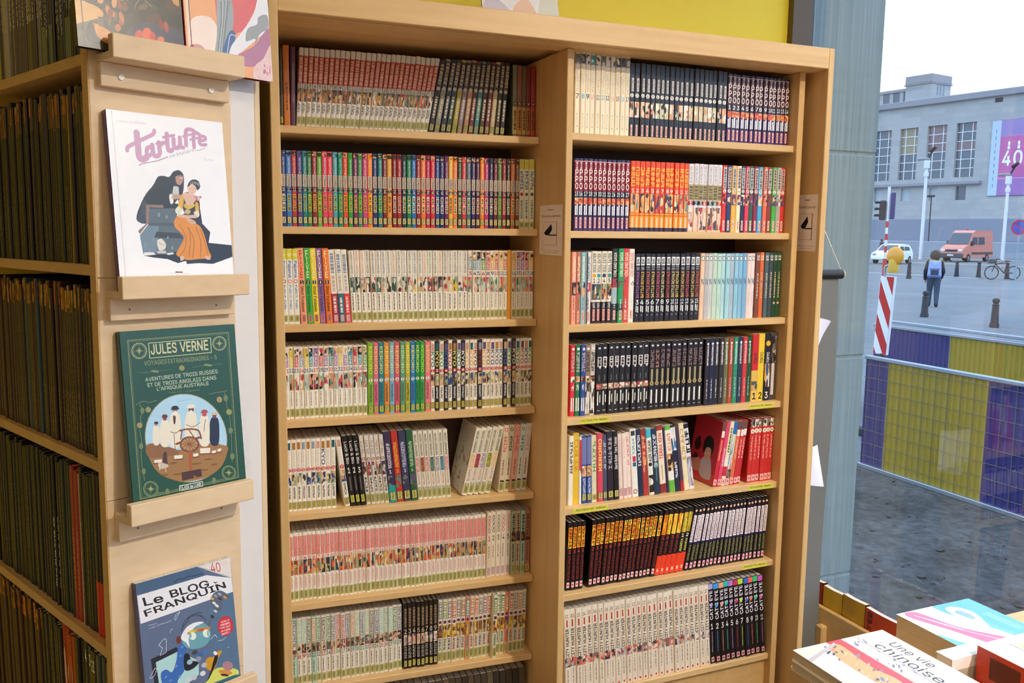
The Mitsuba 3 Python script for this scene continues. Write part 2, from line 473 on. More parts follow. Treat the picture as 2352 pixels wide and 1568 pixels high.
def ordinal(i):
    if i < 19: return RW[i]
    t, u = divmod(i + 1, 10)
    tens = {2: 'twenty', 3: 'thirty', 4: 'forty', 5: 'fifty'}[t]
    return f'{tens}-{RW[u - 1]}' if u else {'twenty': 'twentieth', 'thirty': 'thirtieth', 'forty': 'fortieth', 'fifty': 'fiftieth'}[tens]


def bk_(name, desc, base, els, h=.174, d=.115, side=None): return dict(name=name, desc=desc, base=base, els=els, h=h, d=d, side=side or base)
def pick(r, L): return L[r.randrange(len(L))]


CONAN = [('navy', '#2a3a78', '#d8cfa0'), ('light blue', '#3a78c0', '#a8c890'), ('red', '#b83a44', '#f09a40'), ('purple', '#54488a', '#c8b080'), ('teal', '#1f7a80', '#9cc08c'),
         ('dark green', '#3a7a40', '#c0c040'), ('crimson', '#8a2438', '#f0a838'), ('leaf green', '#68a83c', '#c8c838'), ('pink', '#d8486a', '#f0806a'), ('coral', '#e04850', '#f08a50'),
         ('cyan', '#4aa0b0', '#98d088'), ('sea green', '#0f8a70', '#90d050'), ('vermilion', '#e04a20', '#ff9a30'), ('grass green', '#2a9a3a', '#a0d840'), ('plum', '#7a2a68', '#f0b060'),
         ('bottle green', '#3a8a4a', '#a8d838'), ('magenta', '#c84080', '#f08a60'), ('orange', '#f08820', '#f4b838'), ('navy', '#23357a', '#d8cf90'), ('teal', '#107a78', '#90d060'),
         ('dark red', '#7a1f2a', '#e8a030'), ('amber', '#e0a038', '#f08848'), ('maroon', '#80202c', '#f0c8c0'), ('brick red', '#a82830', '#f0a8a0'), ('black-teal', '#1a3a44', '#d8d8a8'),
         ('green', '#1f8050', '#c8e0a0'), ('blue', '#2a6ab0', '#d0e0d8'), ('dark red', '#8a1f30', '#f0d0c0'), ('orange', '#e87a30', '#f8c8a0'), ('magenta', '#b02060', '#f0b8b8'),
         ('red', '#d82838', '#f8a8a0'), ('blue', '#24508a', '#d8e0e8'), ('navy', '#2a2a68', '#d8d0e0'), ('purple', '#6a2a58', '#e8c0c0'), ('yellow', '#f0c040', '#f09030'),
         ('orange', '#f08040', '#f8d0a8'), ('dark green', '#2a4838', '#d0e0a8'), ('red', '#c83838', '#f8c0b0'), ('slate', '#4a6a80', '#c8d8d0'), ('indigo', '#34285a', '#e0c8c8'),
         ('dark purple', '#4a1f48', '#f0c0b0'), ('orange', '#f0882a', '#f8e0b0'), ('magenta', '#b03078', '#f8d0d0'), ('navy', '#26305a', '#d8d8c0'), ('wine red', '#6a1f30', '#e8b8a8'),
         ('green', '#4a7a38', '#a8c870'), ('brick red', '#8a2030', '#e0a090'), ('black', '#222428', '#b8b8a0'), ('orange', '#c86a30', '#e8c8a0'), ('brown', '#6a3a28', '#d8b890')]


def style(s, i, n, r):
    W = '#ece6d6'
    P = lambda v0, v1, c=PIC, k=9: ('p', v0, v1, c, k)
    if s == 'slate': return bk_('grey_paperback', 'dark slate-grey paperback beside the frame', '#4a4a44', kana(), .172)
    if s == 'orange': return bk_('orange_paperback', 'slim plain orange paperback', '#d07a30', [('d', .35, .65, .2, .55, '#8a4418')], .178)
    if s == 'plum': return bk_('purple_paperback', 'slim dark plum paperback', '#5a3448', [('r', .45, .6, .3, .8, '#9a7a86')], .176)
    if s == 'brick':
        return bk_('white_paperback', 'white paperback with brick-red title', '#e2dccf', [('b', .55, .90, '#b8543e'), ('d', .2, .8, .57, .88, '#e0a890'), ('t', str(i + 1), .25, .8, .50, .545, '#222', 'flat'),
                   P(.32, .49), ('d', .2, .42, .18, .30, '#55585c'), ('d', .55, .7, .2, .30, '#55585c')] + olive(.03, .13), .176)
    if s == 'dusk':
        c = [('black', '#26222a'), ('grey', '#8a8a78'), ('navy', '#2c3448'), ('dark green', '#33463c'), ('mustard', '#a89a30'), ('lilac', '#8a7a90'), ('tan', '#b08a66'), ('wine', '#6a2c34'), ('turquoise', '#3f8a8a'),
             ('brown', '#4e3428'), ('dark rose', '#6e3c48'), ('cream', '#c4b488'), ('charcoal', '#3a342f'), ('black', '#201c1c')][i % 14]
        return bk_('dark_paperback', f'leaning {c[0]} paperback with faded title', c[1], [('b', .60, .97, '#4a443c' if i % 2 else '#3c363a'), ('d', .25, .8, .66, .95, '#a89a88'), ('o', .60, .36, '#b8b0a0'),
                   ('d', .3, .7, .2, .5, '#c8c0a8')] + kana(.03, .12, '#b8b060'), .176)
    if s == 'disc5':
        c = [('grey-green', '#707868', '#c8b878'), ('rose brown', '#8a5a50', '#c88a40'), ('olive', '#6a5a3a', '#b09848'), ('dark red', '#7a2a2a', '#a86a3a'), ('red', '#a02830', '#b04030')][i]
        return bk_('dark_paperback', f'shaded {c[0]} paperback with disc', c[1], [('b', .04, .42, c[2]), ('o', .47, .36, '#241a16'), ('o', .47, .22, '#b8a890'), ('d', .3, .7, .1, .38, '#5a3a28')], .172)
    if s == 'boxed':
        nm, b, l = CONAN[i % len(CONAN)]
        if i == 0: nm = 'rose-edged'
        return bk_('coloured_paperback', f'{nm} paperback with boxed title', b, [P(.935, .985, ['#2a2220', SKIN, '#1c1818', b], 5), ('t', 'DETECTIVE', .40, .70, .70, .91, '#e8e4dc', 'down'), ('r', .10, .90, .53, .69, '#cdbfae'),
                   ('t', 'CONAN', .26, .78, .54, .68, '#6a5a58', 'down'), ('o', .49, .42, '#1c1a22'), ('t', str(i + 10), .26, .76, .465, .515, '#f0ece4', 'flat'), ('r', .2, .8, .33, .43, l), ('d', .32, .7, .34, .42, '#6a6a40'),
                   ('r', .2, .8, .20, .32, l), ('d', .32, .7, .21, .31, '#6a6a40')] + kana(.04, .13, '#dcd488' if i % 3 else '#d8c8a0'), .172)
    if s == 'scribble':
        return bk_('cream_paperback', 'cream paperback with blue lettering', '#ded8b8', [('b', .86, .99, '#c8bc50'), ('t', '~6', .2, .8, .56, .84, '#3a5a98', 'down'), ('o', .5, .33, '#b03038' if i == 0 else '#4a5a6a'), ('d', .3, .7, .15, .42, '#7a8a9a')] + olive(.02, .10), .172)
    if s == 'citrus':
        return bk_('white_paperback', 'white paperback with lemon-yellow top', '#e6e6da', [('b', .86, 1, '#d8d040'), ('o', .92, .33, '#e8e0a0'), ('t', 'Pajama', .15, .85, .62, .84, '#3a62a8', 'down'), ('o', .57, .36, '#d06a78' if i else '#a83040'), ('o', .57, .22, '#f0e8e0'),
                   ('t', 'Fujio F. Fujio', .25, .75, .20, .52, '#5a80b0', 'down')] + olive(.03, .12), .176)
    if s == 'five':
        nm, c = [('peach', '#f0a078'), ('green', '#3aa848'), ('yellow', '#e8d030'), ('violet', '#8a62a8'), ('orange', '#e87a28')][i]
        return bk_('coloured_paperback', f'{nm} paperback with spaced capitals', c, [('t', 'FIVE', .3, .72, .60, .97, '#b83a30' if i == 0 else '#f0e8b8', 'stack'), ('r', .22, .78, .525, .575, '#1c1616'), ('t', str(i + 1), .38, .62, .53, .57, '#fff', 'flat'),
                   ('t', 'Shiori Furukawa', .25, .75, .16, .50, '#1f1a1c' if i != 1 else '#123018', 'down'), ('r', .2, .8, .02, .12, '#c87a80'), ('t', 'KANA', .35, .68, .03, .11, '#4a2a2c', 'down')], .177)
    if s == 'tri':
        nm, c = [('rose', '#a83a50'), ('petrol', '#1f7080'), ('scarlet', '#e03a40')][i]
        return bk_('white_paperback', f'white paperback with {nm} foot', W, [('b', 0, .40, c), ('d', .3, .75, .43, .66, '#b8b0a8'), ('d', .25, .8, .68, .95, '#8a98b0'), ('d', .3, .7, .14, .36, '#e8d8d0'), ('r', .2, .8, .02, .11, '#c8a0a0')], .174)
    if s == 'slim':
        c = pick(r, ['#3a3a44', '#2a4a8a', '#4a8a5a', '#d07040', '#7a8ab0', '#3a3450', '#a0a890', '#a83a40', '#c06a38', '#2a2a30'])
        return bk_('white_paperback', 'white paperback with slim vertical title', W, [('t', 'HUNTER X HUNTER', .30, .72, .68, .985, c, 'down'), ('t', str(i + 1), .3, .7, .635, .665, '#8a8aa0', 'flat'), P(.42, .63, ['#2a2a2c', SKIN, '#8aa0a0', '#b03a48', '#e0d4c0', '#d8c040', '#2a5a4a', W, W], 8),
                   ('d', .34, .52, .17, .40, '#4a4a4a')] + olive(.03, .14), .172)
    if s in ('tags', 'tags2'):
        k = [3, 4, 5, 6, 8, 9, 10, 11, 12, 0, 14, 15, 16, 17, 18][i] if s == 'tags' else i + 21
        if k == 0: return bk_('orange_paperback', 'thin plain amber volume among white ones', '#d8922a', [], .174)
        c = pick(r, ['#d87a28', '#8a9ab8', '#e0a030', '#c03a50', '#2f8a98', '#d8c040', '#6a9a58', '#9a6ab0'])
        return bk_('white_paperback', 'white paperback with coloured title tag', W, [P(.86, .98, ['#2a2422', SKIN, c, '#e8e0d0'], 5), ('r', .16, .86, .72, .87, c), ('t', '~5', .3, .72, .73, .86, '#f4eedc', 'down'), ('t', str(k), .08, .92, .645, .70, '#b03a44' if i % 3 == 0 else '#3a4a7a', 'flat'),
                   P(.40, .62, [W, SKIN, '#c83a50', '#c8d0c8', '#8ab0a0', '#d88a70', '#2a2828' if s == 'tags2' else '#1f7a58'], 8), ('d', .32, .48, .18, .38, '#8a8a86')] + olive(.03, .14), .172)
    if s == 'frog':
        nm, c, l = [('lime', '#7ab030', '#d8d858'), ('pink', '#d8688a', '#e8c860'), ('teal', '#1f8088', '#d8d070'), ('orange', '#e08a38', '#e8d870'), ('light blue', '#7ab0c8', '#d8d890'), ('rose', '#d85a6a', '#e8d070'), ('sage', '#5a9a78', '#c8d890'),
                    ('yellow-green', '#b8b038', '#e8e078'), ('blue', '#2a7ac0', '#e0d860'), ('deep green', '#1f8a48', '#c8d868'), ('green', '#3aa040', '#a0d848'), ('salmon', '#e87a88', '#d8d060')][i]
        return bk_('coloured_paperback', f'{nm} paperback with stacked yellow capitals', c, [('t', 'KERORO', .22, .80, .56, .95, l, 'stackdown'), ('o', .48, .36, '#e8e4d8'), ('t', str(i + 1), .36, .66, .46, .50, '#3a3a3a', 'flat'), ('t', '~14', .3, .7, .17, .42, '#3a3440', 'down')] + kana(.03, .12, '#c8d060'), .176)
    if s in ('samurai', 'samurai2'):
        dark = s == 'samurai' and i in (1, 3, 5, 7, 11, 17, 19)
        b = '#28242a' if dark else W
        c = pick(r, ['#c03a48', '#2a4a8a', '#1f7a70', '#e0a040', '#3a8a4a', '#8a3a30']) if not dark else pick(r, ['#e8d858', '#a02030', '#f0f0e8', '#3a62b0'])
        show = s == 'samurai' or i == 7
        return bk_('black_paperback' if dark else 'white_paperback', 'black paperback with slanted title' if dark else 'white paperback with red number disc', b,
                   [('r', .2, .85, .86, .96, pick(r, ['#1f5a6a', '#5a4a70', '#a8743a', '#8a98a8', '#c89a84']))] + ([('t', 'KYO', .14, .86, .63, .85, c, 'down')] if show else [('d', .3, .7, .62, .84, '#d8d0c8')]) +
                   [('o', .575, .44, '#b82c38'), ('t', str(i + (1 if s == 'samurai' else 27)), .25, .78, .555, .595, '#f4ece4', 'flat'), P(.36, .53, ['#c89a60', SKIN, '#3a3430', '#d8c8a0', '#8a9a70', '#2a4a88', W]), ('t', '~7', .3, .7, .17, .34, '#e8e8e8' if dark else '#3a3a48', 'down')] + kana(.03, .125, '#c8bc58'), .176)
    if s == 'noir': return bk_('black_paperback', 'leaning black paperback with white lettering', '#1c191a', [('t', 'Lucir & Bio', .22, .8, .60, .92, '#d8d4cc', 'down'), ('t', str(i + 1), .28, .74, .47, .55, '#f0ece4', 'flat'), ('r', .36, .60, .22, .42, '#6a6468')] + kana(.05, .16, '#d0cc50'), .178)
    if s == 'greys': return bk_('pale_paperback', 'leaning pale grey paperback with disc', '#d8d0c4', [('t', '~4', .25, .8, .72, .93, '#a89488', 'down'), ('o', .66, .36, '#a83238' if i in (0, 2) else '#7a4a40'), ('o', .66, .2, '#e8ded4'), P(.42, .62, ['#3a3434', '#c8b8a8', '#a83a44', '#4a2a68', '#d8d0c4', '#2a2a2a', '#7a8a60']), ('t', '~4', .28, .74, .18, .40, '#4a4444', 'down')] + olive(.03, .15), .176)
    if s == 'tomes':
        nm, b, c = [('violet-black', '#3a3050', '#d8d0d8'), ('scarlet', '#b8382a', '#e0b048'), ('navy', '#3a3a5c', '#c8c8d8'), ('green', '#2a5a3a', '#b8d0a8')][i]
        e = [('t', '~16', .28, .74, .48, .84, c, 'down'), ('t', str(i + 1), .35, .66, .41, .46, c, 'flat'), P(.20, .38, [b, b, '#8a4a3a' if i == 1 else '#5a5068', '#6a7a70'], 6)]
        if i == 0: e.append(('b', 0, .24, '#1f9a98'))
        return bk_('thick_paperback', f'thick leaning {nm} paperback', b, e + kana(.03, .15, '#d0cc70'), .182, .125)
    if s == 'urban':
        c = pick(r, [('#6a5a9a', '#8a78b0'), ('#e0a030', '#d06a40'), ('#2a9a58', '#c8c840'), ('#d04a80', '#b03a60'), ('#5a5a8a', '#6a9a8a'), ('#c82a48', '#d84a60'), ('#2a80a8', '#6ab0c8')])
        return bk_('white_paperback', 'white paperback with bold black capitals', '#e4decb', [('t', 'NAOKI URASAWA', .26, .78, .63, .95, '#22201c', 'down'), ('r', .14, .88, .41, .61, c[1] if i % 2 else '#dcd6c4'), ('t', 'MONSTER', .16, .86, .40, .61, c[0] if i % 2 == 0 else '#3a3440', 'down'), ('t', 'CHAPITRE', .3, .74, .21, .39, '#a06a60', 'down'),
                   ('r', .2, .84, .155, .18, '#2a2622'), ('r', .3, .74, .16, .175, '#e4decb')] + olive(.03, .15), .178, .125)
    if s == 'pale5':
        c = ['#c04a48', '#4a4440', '#d05a64', '#2f7a80', '#b08a98'][i]
        return bk_('pale_paperback', 'leaning beige paperback with small ring', ['#d8c8b0', '#e0d4bc', '#e8a898', '#d0dcd4', '#d8ccc4'][i], [('o', .93, .30, c), ('o', .93, .18, '#e4d8c8'), ('t', '~5', .28, .76, .60, .84, c, 'down'), ('d', .35, .6, .25, .5, '#8a7a6a'), ('r', .2, .84, .155, .18, '#2a2622')] + olive(.03, .15), .178)
    if s == 'swirl':
        return bk_('white_paperback', 'white paperback with pink brushed title', W, [('r', .10, .88, .66, .95, '#d6706c'), ('t', 'NARUTO', .22, .80, .67, .94, '#e8aaa0', 'down'), ('t', str(i + 1), .14, .86, .605, .65, '#c02c48', 'flat'), P(.38, .60, ['#e07828', '#d8b060', '#3a3430', SKIN, '#b03a38', '#8a9068', '#e8d8b8', '#d8602a', '#2a3a5a'], 10),
                   ('b', .375, .385, '#e8e0d4'), ('t', 'KISHIMOTO', .24, .50, .17, .36, '#c86a70', 'down'), ('t', 'MASASHI', .56, .76, .19, .34, '#c8868a', 'down')] + olive(.025, .15), .172)
    if s == 'loops': return bk_('pale_paperback', 'pale paperback with stacked letter rings', ['#e0cfb8', '#e4d8c0', '#e6dcc8', '#e0d4c8', '#e0dac8'][i], [('t', 'OOOO', .26, .76, .68, .95, ['#8a3038', '#2a3a4a', '#4a4a40', '#b04a50', '#c86a70'][i], 'stack'), ('t', str(i + 1), .3, .72, .56, .64, '#5a4a44' if i else '#a83038', 'flat'), ('d', .4, .56, .3, .5, '#7a6a5a'), ('r', .2, .84, .03, .15, '#b8a0a8')], .175)
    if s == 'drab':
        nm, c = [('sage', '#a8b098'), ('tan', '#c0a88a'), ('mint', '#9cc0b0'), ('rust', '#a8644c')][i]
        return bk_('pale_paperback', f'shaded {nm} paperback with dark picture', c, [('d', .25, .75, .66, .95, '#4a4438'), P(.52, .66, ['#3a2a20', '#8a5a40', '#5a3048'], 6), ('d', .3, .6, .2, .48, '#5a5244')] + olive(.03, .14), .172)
    if s == 'frame':
        c = pick(r, ['#8ac8b8', '#4a4a70', '#4a4460', '#9ac0a0', '#2a7a58', '#3a3a40', '#b04048', '#c87a38', '#7aa890', '#3a3440', '#4a5a8a'])
        return bk_('white_paperback', 'white paperback with outlined title box', '#e2dccc' if i not in (0, 4) else '#a8d0bc', [('r', .14, .88, .62, .97, c), ('r', .22, .80, .63, .96, '#e2dccc'), ('t', '~8', .32, .72, .64, .95, c, 'down'), P(.47, .61, ['#c8b090', '#3a2a28', SKIN, '#7a5a50', '#d8d0c0', '#8a3a38', '#5a7068']),
                   ('t', str(i + 7), .14, .86, .40, .46, pick(r, ['#4a4460', '#a84a50', '#6a7a80', '#4a8a68']), 'flat'), ('d', .32, .50, .17, .37, '#6a6460')] + olive(.03, .14), .174)
    if s == 'blackgold':
        return bk_('black_paperback', 'black paperback with pale picture band', '#241d18', [('r', .2, .86, .63, .93, '#4a3a2c'), ('d', .3, .75, .64, .92, '#8a7860'), ('t', str(i + 2), .22, .82, .535, .61, '#c8b8a0', 'flat'), P(.36, .52, ['#d8c0a0', '#c88a70', '#e0d8c8', '#a8b098', '#6a5a88', '#d8a888'], 9), ('d', .2, .45, .16, .35, '#a8a49c'), ('d', .55, .8, .16, .34, '#8a867e')] + kana(.03, .13, '#cfc46a'), .176)
    if s == 'quest':
        c = pick(r, ['#c05a50', '#c84a68', '#4a9a58', '#4a6a98', '#6a4a88', '#d05a38', '#3a9aa0', '#2a8a60', '#8a5a40', '#b83038'])
        return bk_('white_paperback', 'white paperback with golden picture band', '#e0d8c0' if i % 9 != 6 else '#d88a70', [('r', .14, .86, .70, .96, c), ('d', .25, .78, .71, .95, '#e0d0b0'), ('o', .645, .36, '#6a3a5a'), P(.40, .60, ['#e0b030', '#c88a20', '#8a5a30', '#d8c8a0', '#e8c850', '#6a3a28', '#5a4a68', '#a87038'], 11), ('d', .28, .5, .2, .38, c), ('d', .55, .75, .2, .38, '#7a7264')] + olive(.03, .17), .172)
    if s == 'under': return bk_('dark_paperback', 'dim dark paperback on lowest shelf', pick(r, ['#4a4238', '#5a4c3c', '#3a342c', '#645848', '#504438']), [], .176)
    if s == 'ivory':
        c = pick(r, ['#2a9a9a', '#3a3a44', '#c87a58', '#6a6a58', '#2a2430', '#c8b848', '#4a4a50'])
        return bk_('ivory_paperback', 'tall ivory paperback with faint title', '#efe2c4', [('b', .86, .99, '#b8b0a4'), P(.87, .98, [c, c, '#e8e0d0', '#9a948a'], 4), ('t', '~10', .3, .72, .52, .82, '#c8b894', 'down'), ('t', str(i + 7), .18, .82, .44, .50, [c, '#4ab0d8', '#3a4448', '#e89a8a'][i % 4], 'flat'), ('r', .48, .54, .08, .24, '#c8a890'), ('o', .25, .08, '#3a3434'), ('o', .09, .08, '#3a3434')], .187, .12)
    if s == 'jet':
        return bk_('black_paperback', 'black paperback with pale picture square', '#1b1a26', [('r', .88, 1, .01, .99, '#8a98a8'), ('r', .42, .84, .62, .80, '#e0d8cc'), ('d', .55, .72, .63, .79, '#7a747a'), ('o', .565, .36, '#e8e2d4'), ('t', str(i + 1), .36, .62, .548, .582, '#3a3440', 'flat'), ('r', .04, .88, .27, .48, pick(r, ['#e8b888', '#f0d8b8', '#e8a068', '#e8e0c8', '#d8b0a0', '#f0e0b0']) if i else '#3a4a88'),
                   P(.27, .48, ['#e8c8a0', '#f0dcc0', '#2a2420', '#e0a078', '#c8c8a0', '#f0e8d8'], 6)] + [('r', .36, .72, .02, .17, '#f0b8a8'), ('d', .46, .62, .04, .15, '#a86a60')], .176)
    if s in ('boxer', 'boxer2'):
        k = i + 1 if s == 'boxer' else [15, 16, 17, 18, 19, 20, 21, 22, 24, 25, 26, 27][i]
        top = [('b', .55, .97, '#8a2438' if s == 'boxer2' else '#4a2838')]
        return bk_('maroon_paperback', 'maroon-navy paperback with stacked capitals', '#2a2a58', top + [('b', .955, .965, '#e8c8c8'), ('t', 'IPPO', .16, .84, .57, .945, '#f4e4d4', 'stack'), ('b', .47, .55, '#231f2c'), ('t', str(k), .14, .86, .485, .545, '#ecece8', 'flat'), P(.37, .46, ['#e0602a', '#e88a40', '#d8502a', SKIN, '#c8402a', '#f0b070'], 7),
                   ('r', .16, .46, .22, .35, '#d8d8e0'), ('r', .54, .82, .22, .37, '#e8e8f0'), ('b', .205, .215, '#181420'), ('b', .0, .20, '#44245c')] + pill('#f0b4a4', .04, .19), .172)
    if s == 'flame':
        return bk_('orange_paperback', 'orange paperback with yellow brushed title', '#e04a20', [('t', '~4', .14, .88, .64, .92, '#f8b830', 'down'), ('t', str(i + 1), .25, .8, .555, .61, '#f8ece0', 'flat'), P(.27, .54, ['#f0c060', SKIN, '#3a2a2a', '#e87a40', '#e8d8a0', '#c83a30', '#4a4068', '#8aa090', '#f0a048'], 10), ('b', .05, .26, '#f0982a'), ('b', .225, .235, '#b84a18'), ('r', .34, .68, .05, .20, '#f8c8a0'), ('b', 0, .045, '#2a2448'), ('b', .045, .055, '#1c1622')], .172)
    if s == 'gild':
        return bk_('silver_paperback', 'silver-topped paperback with gilt middle', '#dcd8d8', [('d', .25, .7, .72, .97, '#b8b4bc'), ('b', .46, .70, '#b8a878'), ('d', .15, .85, .48, .68, '#6a5c3c'), ('b', .395, .455, ['#b8323c', '#2a2a48', '#1f2a48', '#d84a38', '#22305a', '#3a6a48', '#c84438'][i]), ('t', str(i + 1), .3, .72, .40, .45, '#f0ece4', 'flat'), ('b', 0, .33, '#e8bc9c'), P(.03, .36, ['#e8c8b0', '#d8a088', '#7a5a4a', '#f0dcc8', '#b04048', '#4a4a50'], 10)], .172)
    if s == 'mixed':
        nm, b = [('scarlet', '#d83028'), ('royal navy', '#28386a'), ('amber', '#f0b048'), ('cream', '#f0e4b8'), ('midnight navy', '#22284e'), ('cherry', '#e03a58'), ('forest green', '#2a5a44'), ('wine', '#8a2448'), ('sky blue', '#38a8d8'), ('coral', '#f06a4a'), ('russet', '#8a3a2c'), ('bright green', '#48b048'), ('grey', '#a8a49a'), ('red', '#d83834')][i]
        return bk_('coloured_paperback', f'{nm} paperback with pale title panel', b, [('r', .16, .86, .66, .97, '#d8b8a8' if i % 2 else '#b8c8c0'), ('d', .3, .72, .67, .96, '#6a5a58'), ('o', .62, .36, '#f0e8d8'), ('t', str(i + 1), .32, .68, .60, .64, '#4a3a38', 'flat'), P(.41, .57, ['#2a2424', SKIN, b, '#e8d8c0', '#5a4a78', '#8a3a48'], 7)] + pill('#f4c8b8', .03, .18), .172)
    if s == 'duo':
        nm, b = [('salmon', '#f0a084'), ('terracotta', '#b8745c'), ('pale blue', '#88c0c8'), ('navy-edged white', '#e8e4dc')][i]
        return bk_('coloured_paperback', f'{nm} paperback with two-line title', b, [('t', '~12', .3, .72, .60, .94, '#fae8c8' if i < 3 else '#3a5a68', 'up'), P(.40, .58, ['#3a3450', SKIN, '#2a2420', '#c84a58', b], 7), ('d', .4, .58, .2, .38, '#8a5a50')] + ([('r', 0, .32, 0, 1, '#1f2a58')] if i == 3 else []) + pill('#f8a890', .03, .18), .176)
    if s == 'souls':
        return bk_('white_paperback', 'white-topped paperback with black foot', '#e8e0cc', [('t', 'SOUL EATER', .20, .84, .71, .97, '#1c1a1c', 'up'), ('o', .665, .36, ['#e8a030', '#2a98a0', '#3a3450', '#4a9080'][i]), ('t', str([1, 2, 4, 5][i]), .28, .72, .565, .625, '#1f1c1e', 'flat'), P(.33, .55, ['#e8d8a8', '#4a5a4a', '#3a3454', '#c8702a', '#e8e4dc', '#2a2a2a', '#8aa070', '#5a4a78'], 10), ('b', 0, .30, '#2a1820'), ('t', '~6', .3, .72, .215, .29, '#d8d4cc', 'up')] + pill('#f8a898', .04, .20), .178)
    if s == 'saga':
        nm, b = [('black', '#2c2a30'), ('green', '#2a9a5c'), ('red', '#d84038'), ('white', '#ece6da')][i]
        return bk_('thick_paperback', f'{nm} paperback with tall pale title', b, [('t', 'VINLAND SAGA', .22, .82, .62, .95, '#ece4c8' if i < 3 else '#c86a58', 'up'), P(.48, .60, [b, '#a83a48', '#6a6a70', b], 5)] + ([('b', .26, .48, '#a8b8c0'), ('b', 0, .26, '#343a3c')] if i == 0 else [('b', .16, .26, '#2f5048')] if i == 1 else []) + [('d', .4, .6, .2, .32, '#d8d8d0')] + pill('#f8b8a8', .04, .17), .184)
    if s == 'royale':
        c = ['#b05aa8', '#e8b040', '#e0604a', '#e8c058', '#e05060', '#e8d088', '#e0503a', '#e8c878', '#e8c050', '#e8b048', '#e04a48', '#e8b850', '#e05848'][i]
        return bk_('black_paperback', 'black paperback with bold coloured title', '#232128', [('r', .16, .90, .83, .95, '#e8e8e4'), ('t', 'BR', .26, .80, .85, .93, '#232128', 'up'), ('d', .2, .86, .76, .82, '#7a787c'), ('t', 'BATTLE ROYALE', .24, .84, .355, .74, c, 'up'), ('t', str(i + 3), .2, .84, .255, .325, '#ecece8', 'flat'), ('r', .24, .46, .15, .24, '#d8d8d8'), ('r', .58, .80, .14, .23, '#d8d8d8'), ('o', .10, .18, '#6a686c')], .172)
    if s == 'pastel':
        nm, b = [('salmon', '#f0c4a4'), ('grey', '#b8b4b4'), ('pale grey', '#c8c8c4'), ('ice green', '#c0d4c4'), ('mint', '#b8d8c8'), ('ice blue', '#b0d4d8'), ('aqua', '#a0d0dc'), ('grey-blue', '#a8b8c4'), ('sky blue', '#90c4dc'), ('powder blue', '#88b8d4'), ('blue', '#78acd0'), ('blush', '#e8d0c8'), ('rose white', '#e8d8d4')][i]
        return bk_('pastel_paperback', f'{nm} pastel paperback with boxed mark', b, [('r', .22, .80, .89, .96, '#5a6068'), ('r', .32, .70, .90, .95, '#e8ece8'), ('t', 'N', .26, .78, .53, .62, '#4a6a80', 'flat'), ('r', .48, .54, .2, .4, '#8aa0a8')], .172)
    if s == 'muted':
        nm, b = [('brown', '#7a4434'), ('orange', '#d8682c'), ('slate', '#4a6068'), ('dark slate', '#3a484c'), ('dark green', '#22442c'), ('bottle green', '#2a4c30')][i]
        return bk_('dark_paperback', f'{nm} paperback with two white letters', b, [('t', 'EE', .2, .82, .88, .96, '#e8e0d4', 'up'), ('d', .35, .65, .3, .7, '#c0a890'), ('o', .55, .2, '#c8b848' if i > 3 else '#8a7468'), ('o', .22, .26, '#d8a888' if i > 3 else b)], .175)
    if s == 'kings':
        nm, b = [('red', '#d83038'), ('green', '#1f7044'), ('blue', '#2c4a98'), ('brown patterned', '#8a7460'), ('black patterned', '#c8c0b4')][i]
        return bk_('coloured_paperback', f'{nm} paperback with grey lettered title', b, [('r', .3, .8, .925, .96, '#e8e0d8'), ('t', '~7', .18, .84, .62, .90, '#b8a8a0' if i < 3 else '#332a26', 'up'), P(.48, .56, ['#d8b890', '#e8d8c0', '#3a3028', '#c8703a'], 5)] + ([P(.02, .46, ['#3a322c', '#e8e0d4', '#6a5a4c', '#d8ccc0'], 12)] if i > 2 else [('t', str(i + 1), .3, .72, .36, .45, '#f0e8e0', 'up')]) + [('r', .16, .42, .07, .26, '#e0dcd4'), ('r', .58, .84, .07, .26, '#e0dcd4')], .178)
    if s == 'jolt':
        return bk_('black_paperback', 'black paperback with jagged white logo', '#1f1c20', [('r', .3, .7, .93, .955, '#d8d4d4'), ('r', .2, .84, .68, .82, '#e8e0dc'), ('r', .5, .75, .655, .69, '#e8e0dc'), ('d', .32, .72, .69, .81, '#3a3438'), ('r', .48, .56, .48, .56, '#8a908c'), P(.36, .44, ['#d8b8a0', '#b04a50', '#e8dcc8', '#7a6a60', '#c88a60'], 6), ('r', .22, .42, .13, .33, '#e0dcd0'), ('r', .62, .78, .17, .28, '#e0dcd0'), ('r', .3, .68, .05, .06, '#c8c4c0')] + ([('r', .94, 1, .02, .98, '#a8a498')] if i in (2, 7) else []), .178)
    if s == 'blades':
        return bk_('black_paperback', 'black paperback with dusky rose lettering', '#1f1b1f', [('r', .3, .72, .93, .955, '#d8d0d0'), ('t', '~5', .22, .80, .62, .88, '#8a6a6c' if i != 1 else '#a8705a', 'up'), ('r', .34, .66, .36, .60, '#a89c6c'), ('o', .39, .34, '#b8a468'), ('o', .39, .2, '#8a6a48'), ('r', .34, .62, .10, .30, '#e0dcd4'), ('r', .35, .66, .05, .06, '#c8c4c0')], .178)
    if s == 'spectrum':
        nm, b = [('purple-black', '#2a2230'), ('midnight blue', '#1f2440'), ('black', '#26222a'), ('charcoal', '#302c30'), ('olive', '#6a6a44'), ('rust', '#a84a34'), ('jade', '#2a8a6c'), ('dark navy', '#2a3450'), ('red', '#c83a38'), ('pine green', '#1f5038')][i]
        return bk_('dark_paperback', f'{nm} paperback with dotted white title', b, [('o', .925, .22, '#e8e4e0'), ('t', '~15', .34, .68, .60, .90, '#ece8e4', 'up'), ('d', .4, .6, .1, .4, '#a8a4a8'), ('o', .23, .12, '#d8d4d4')], .178)
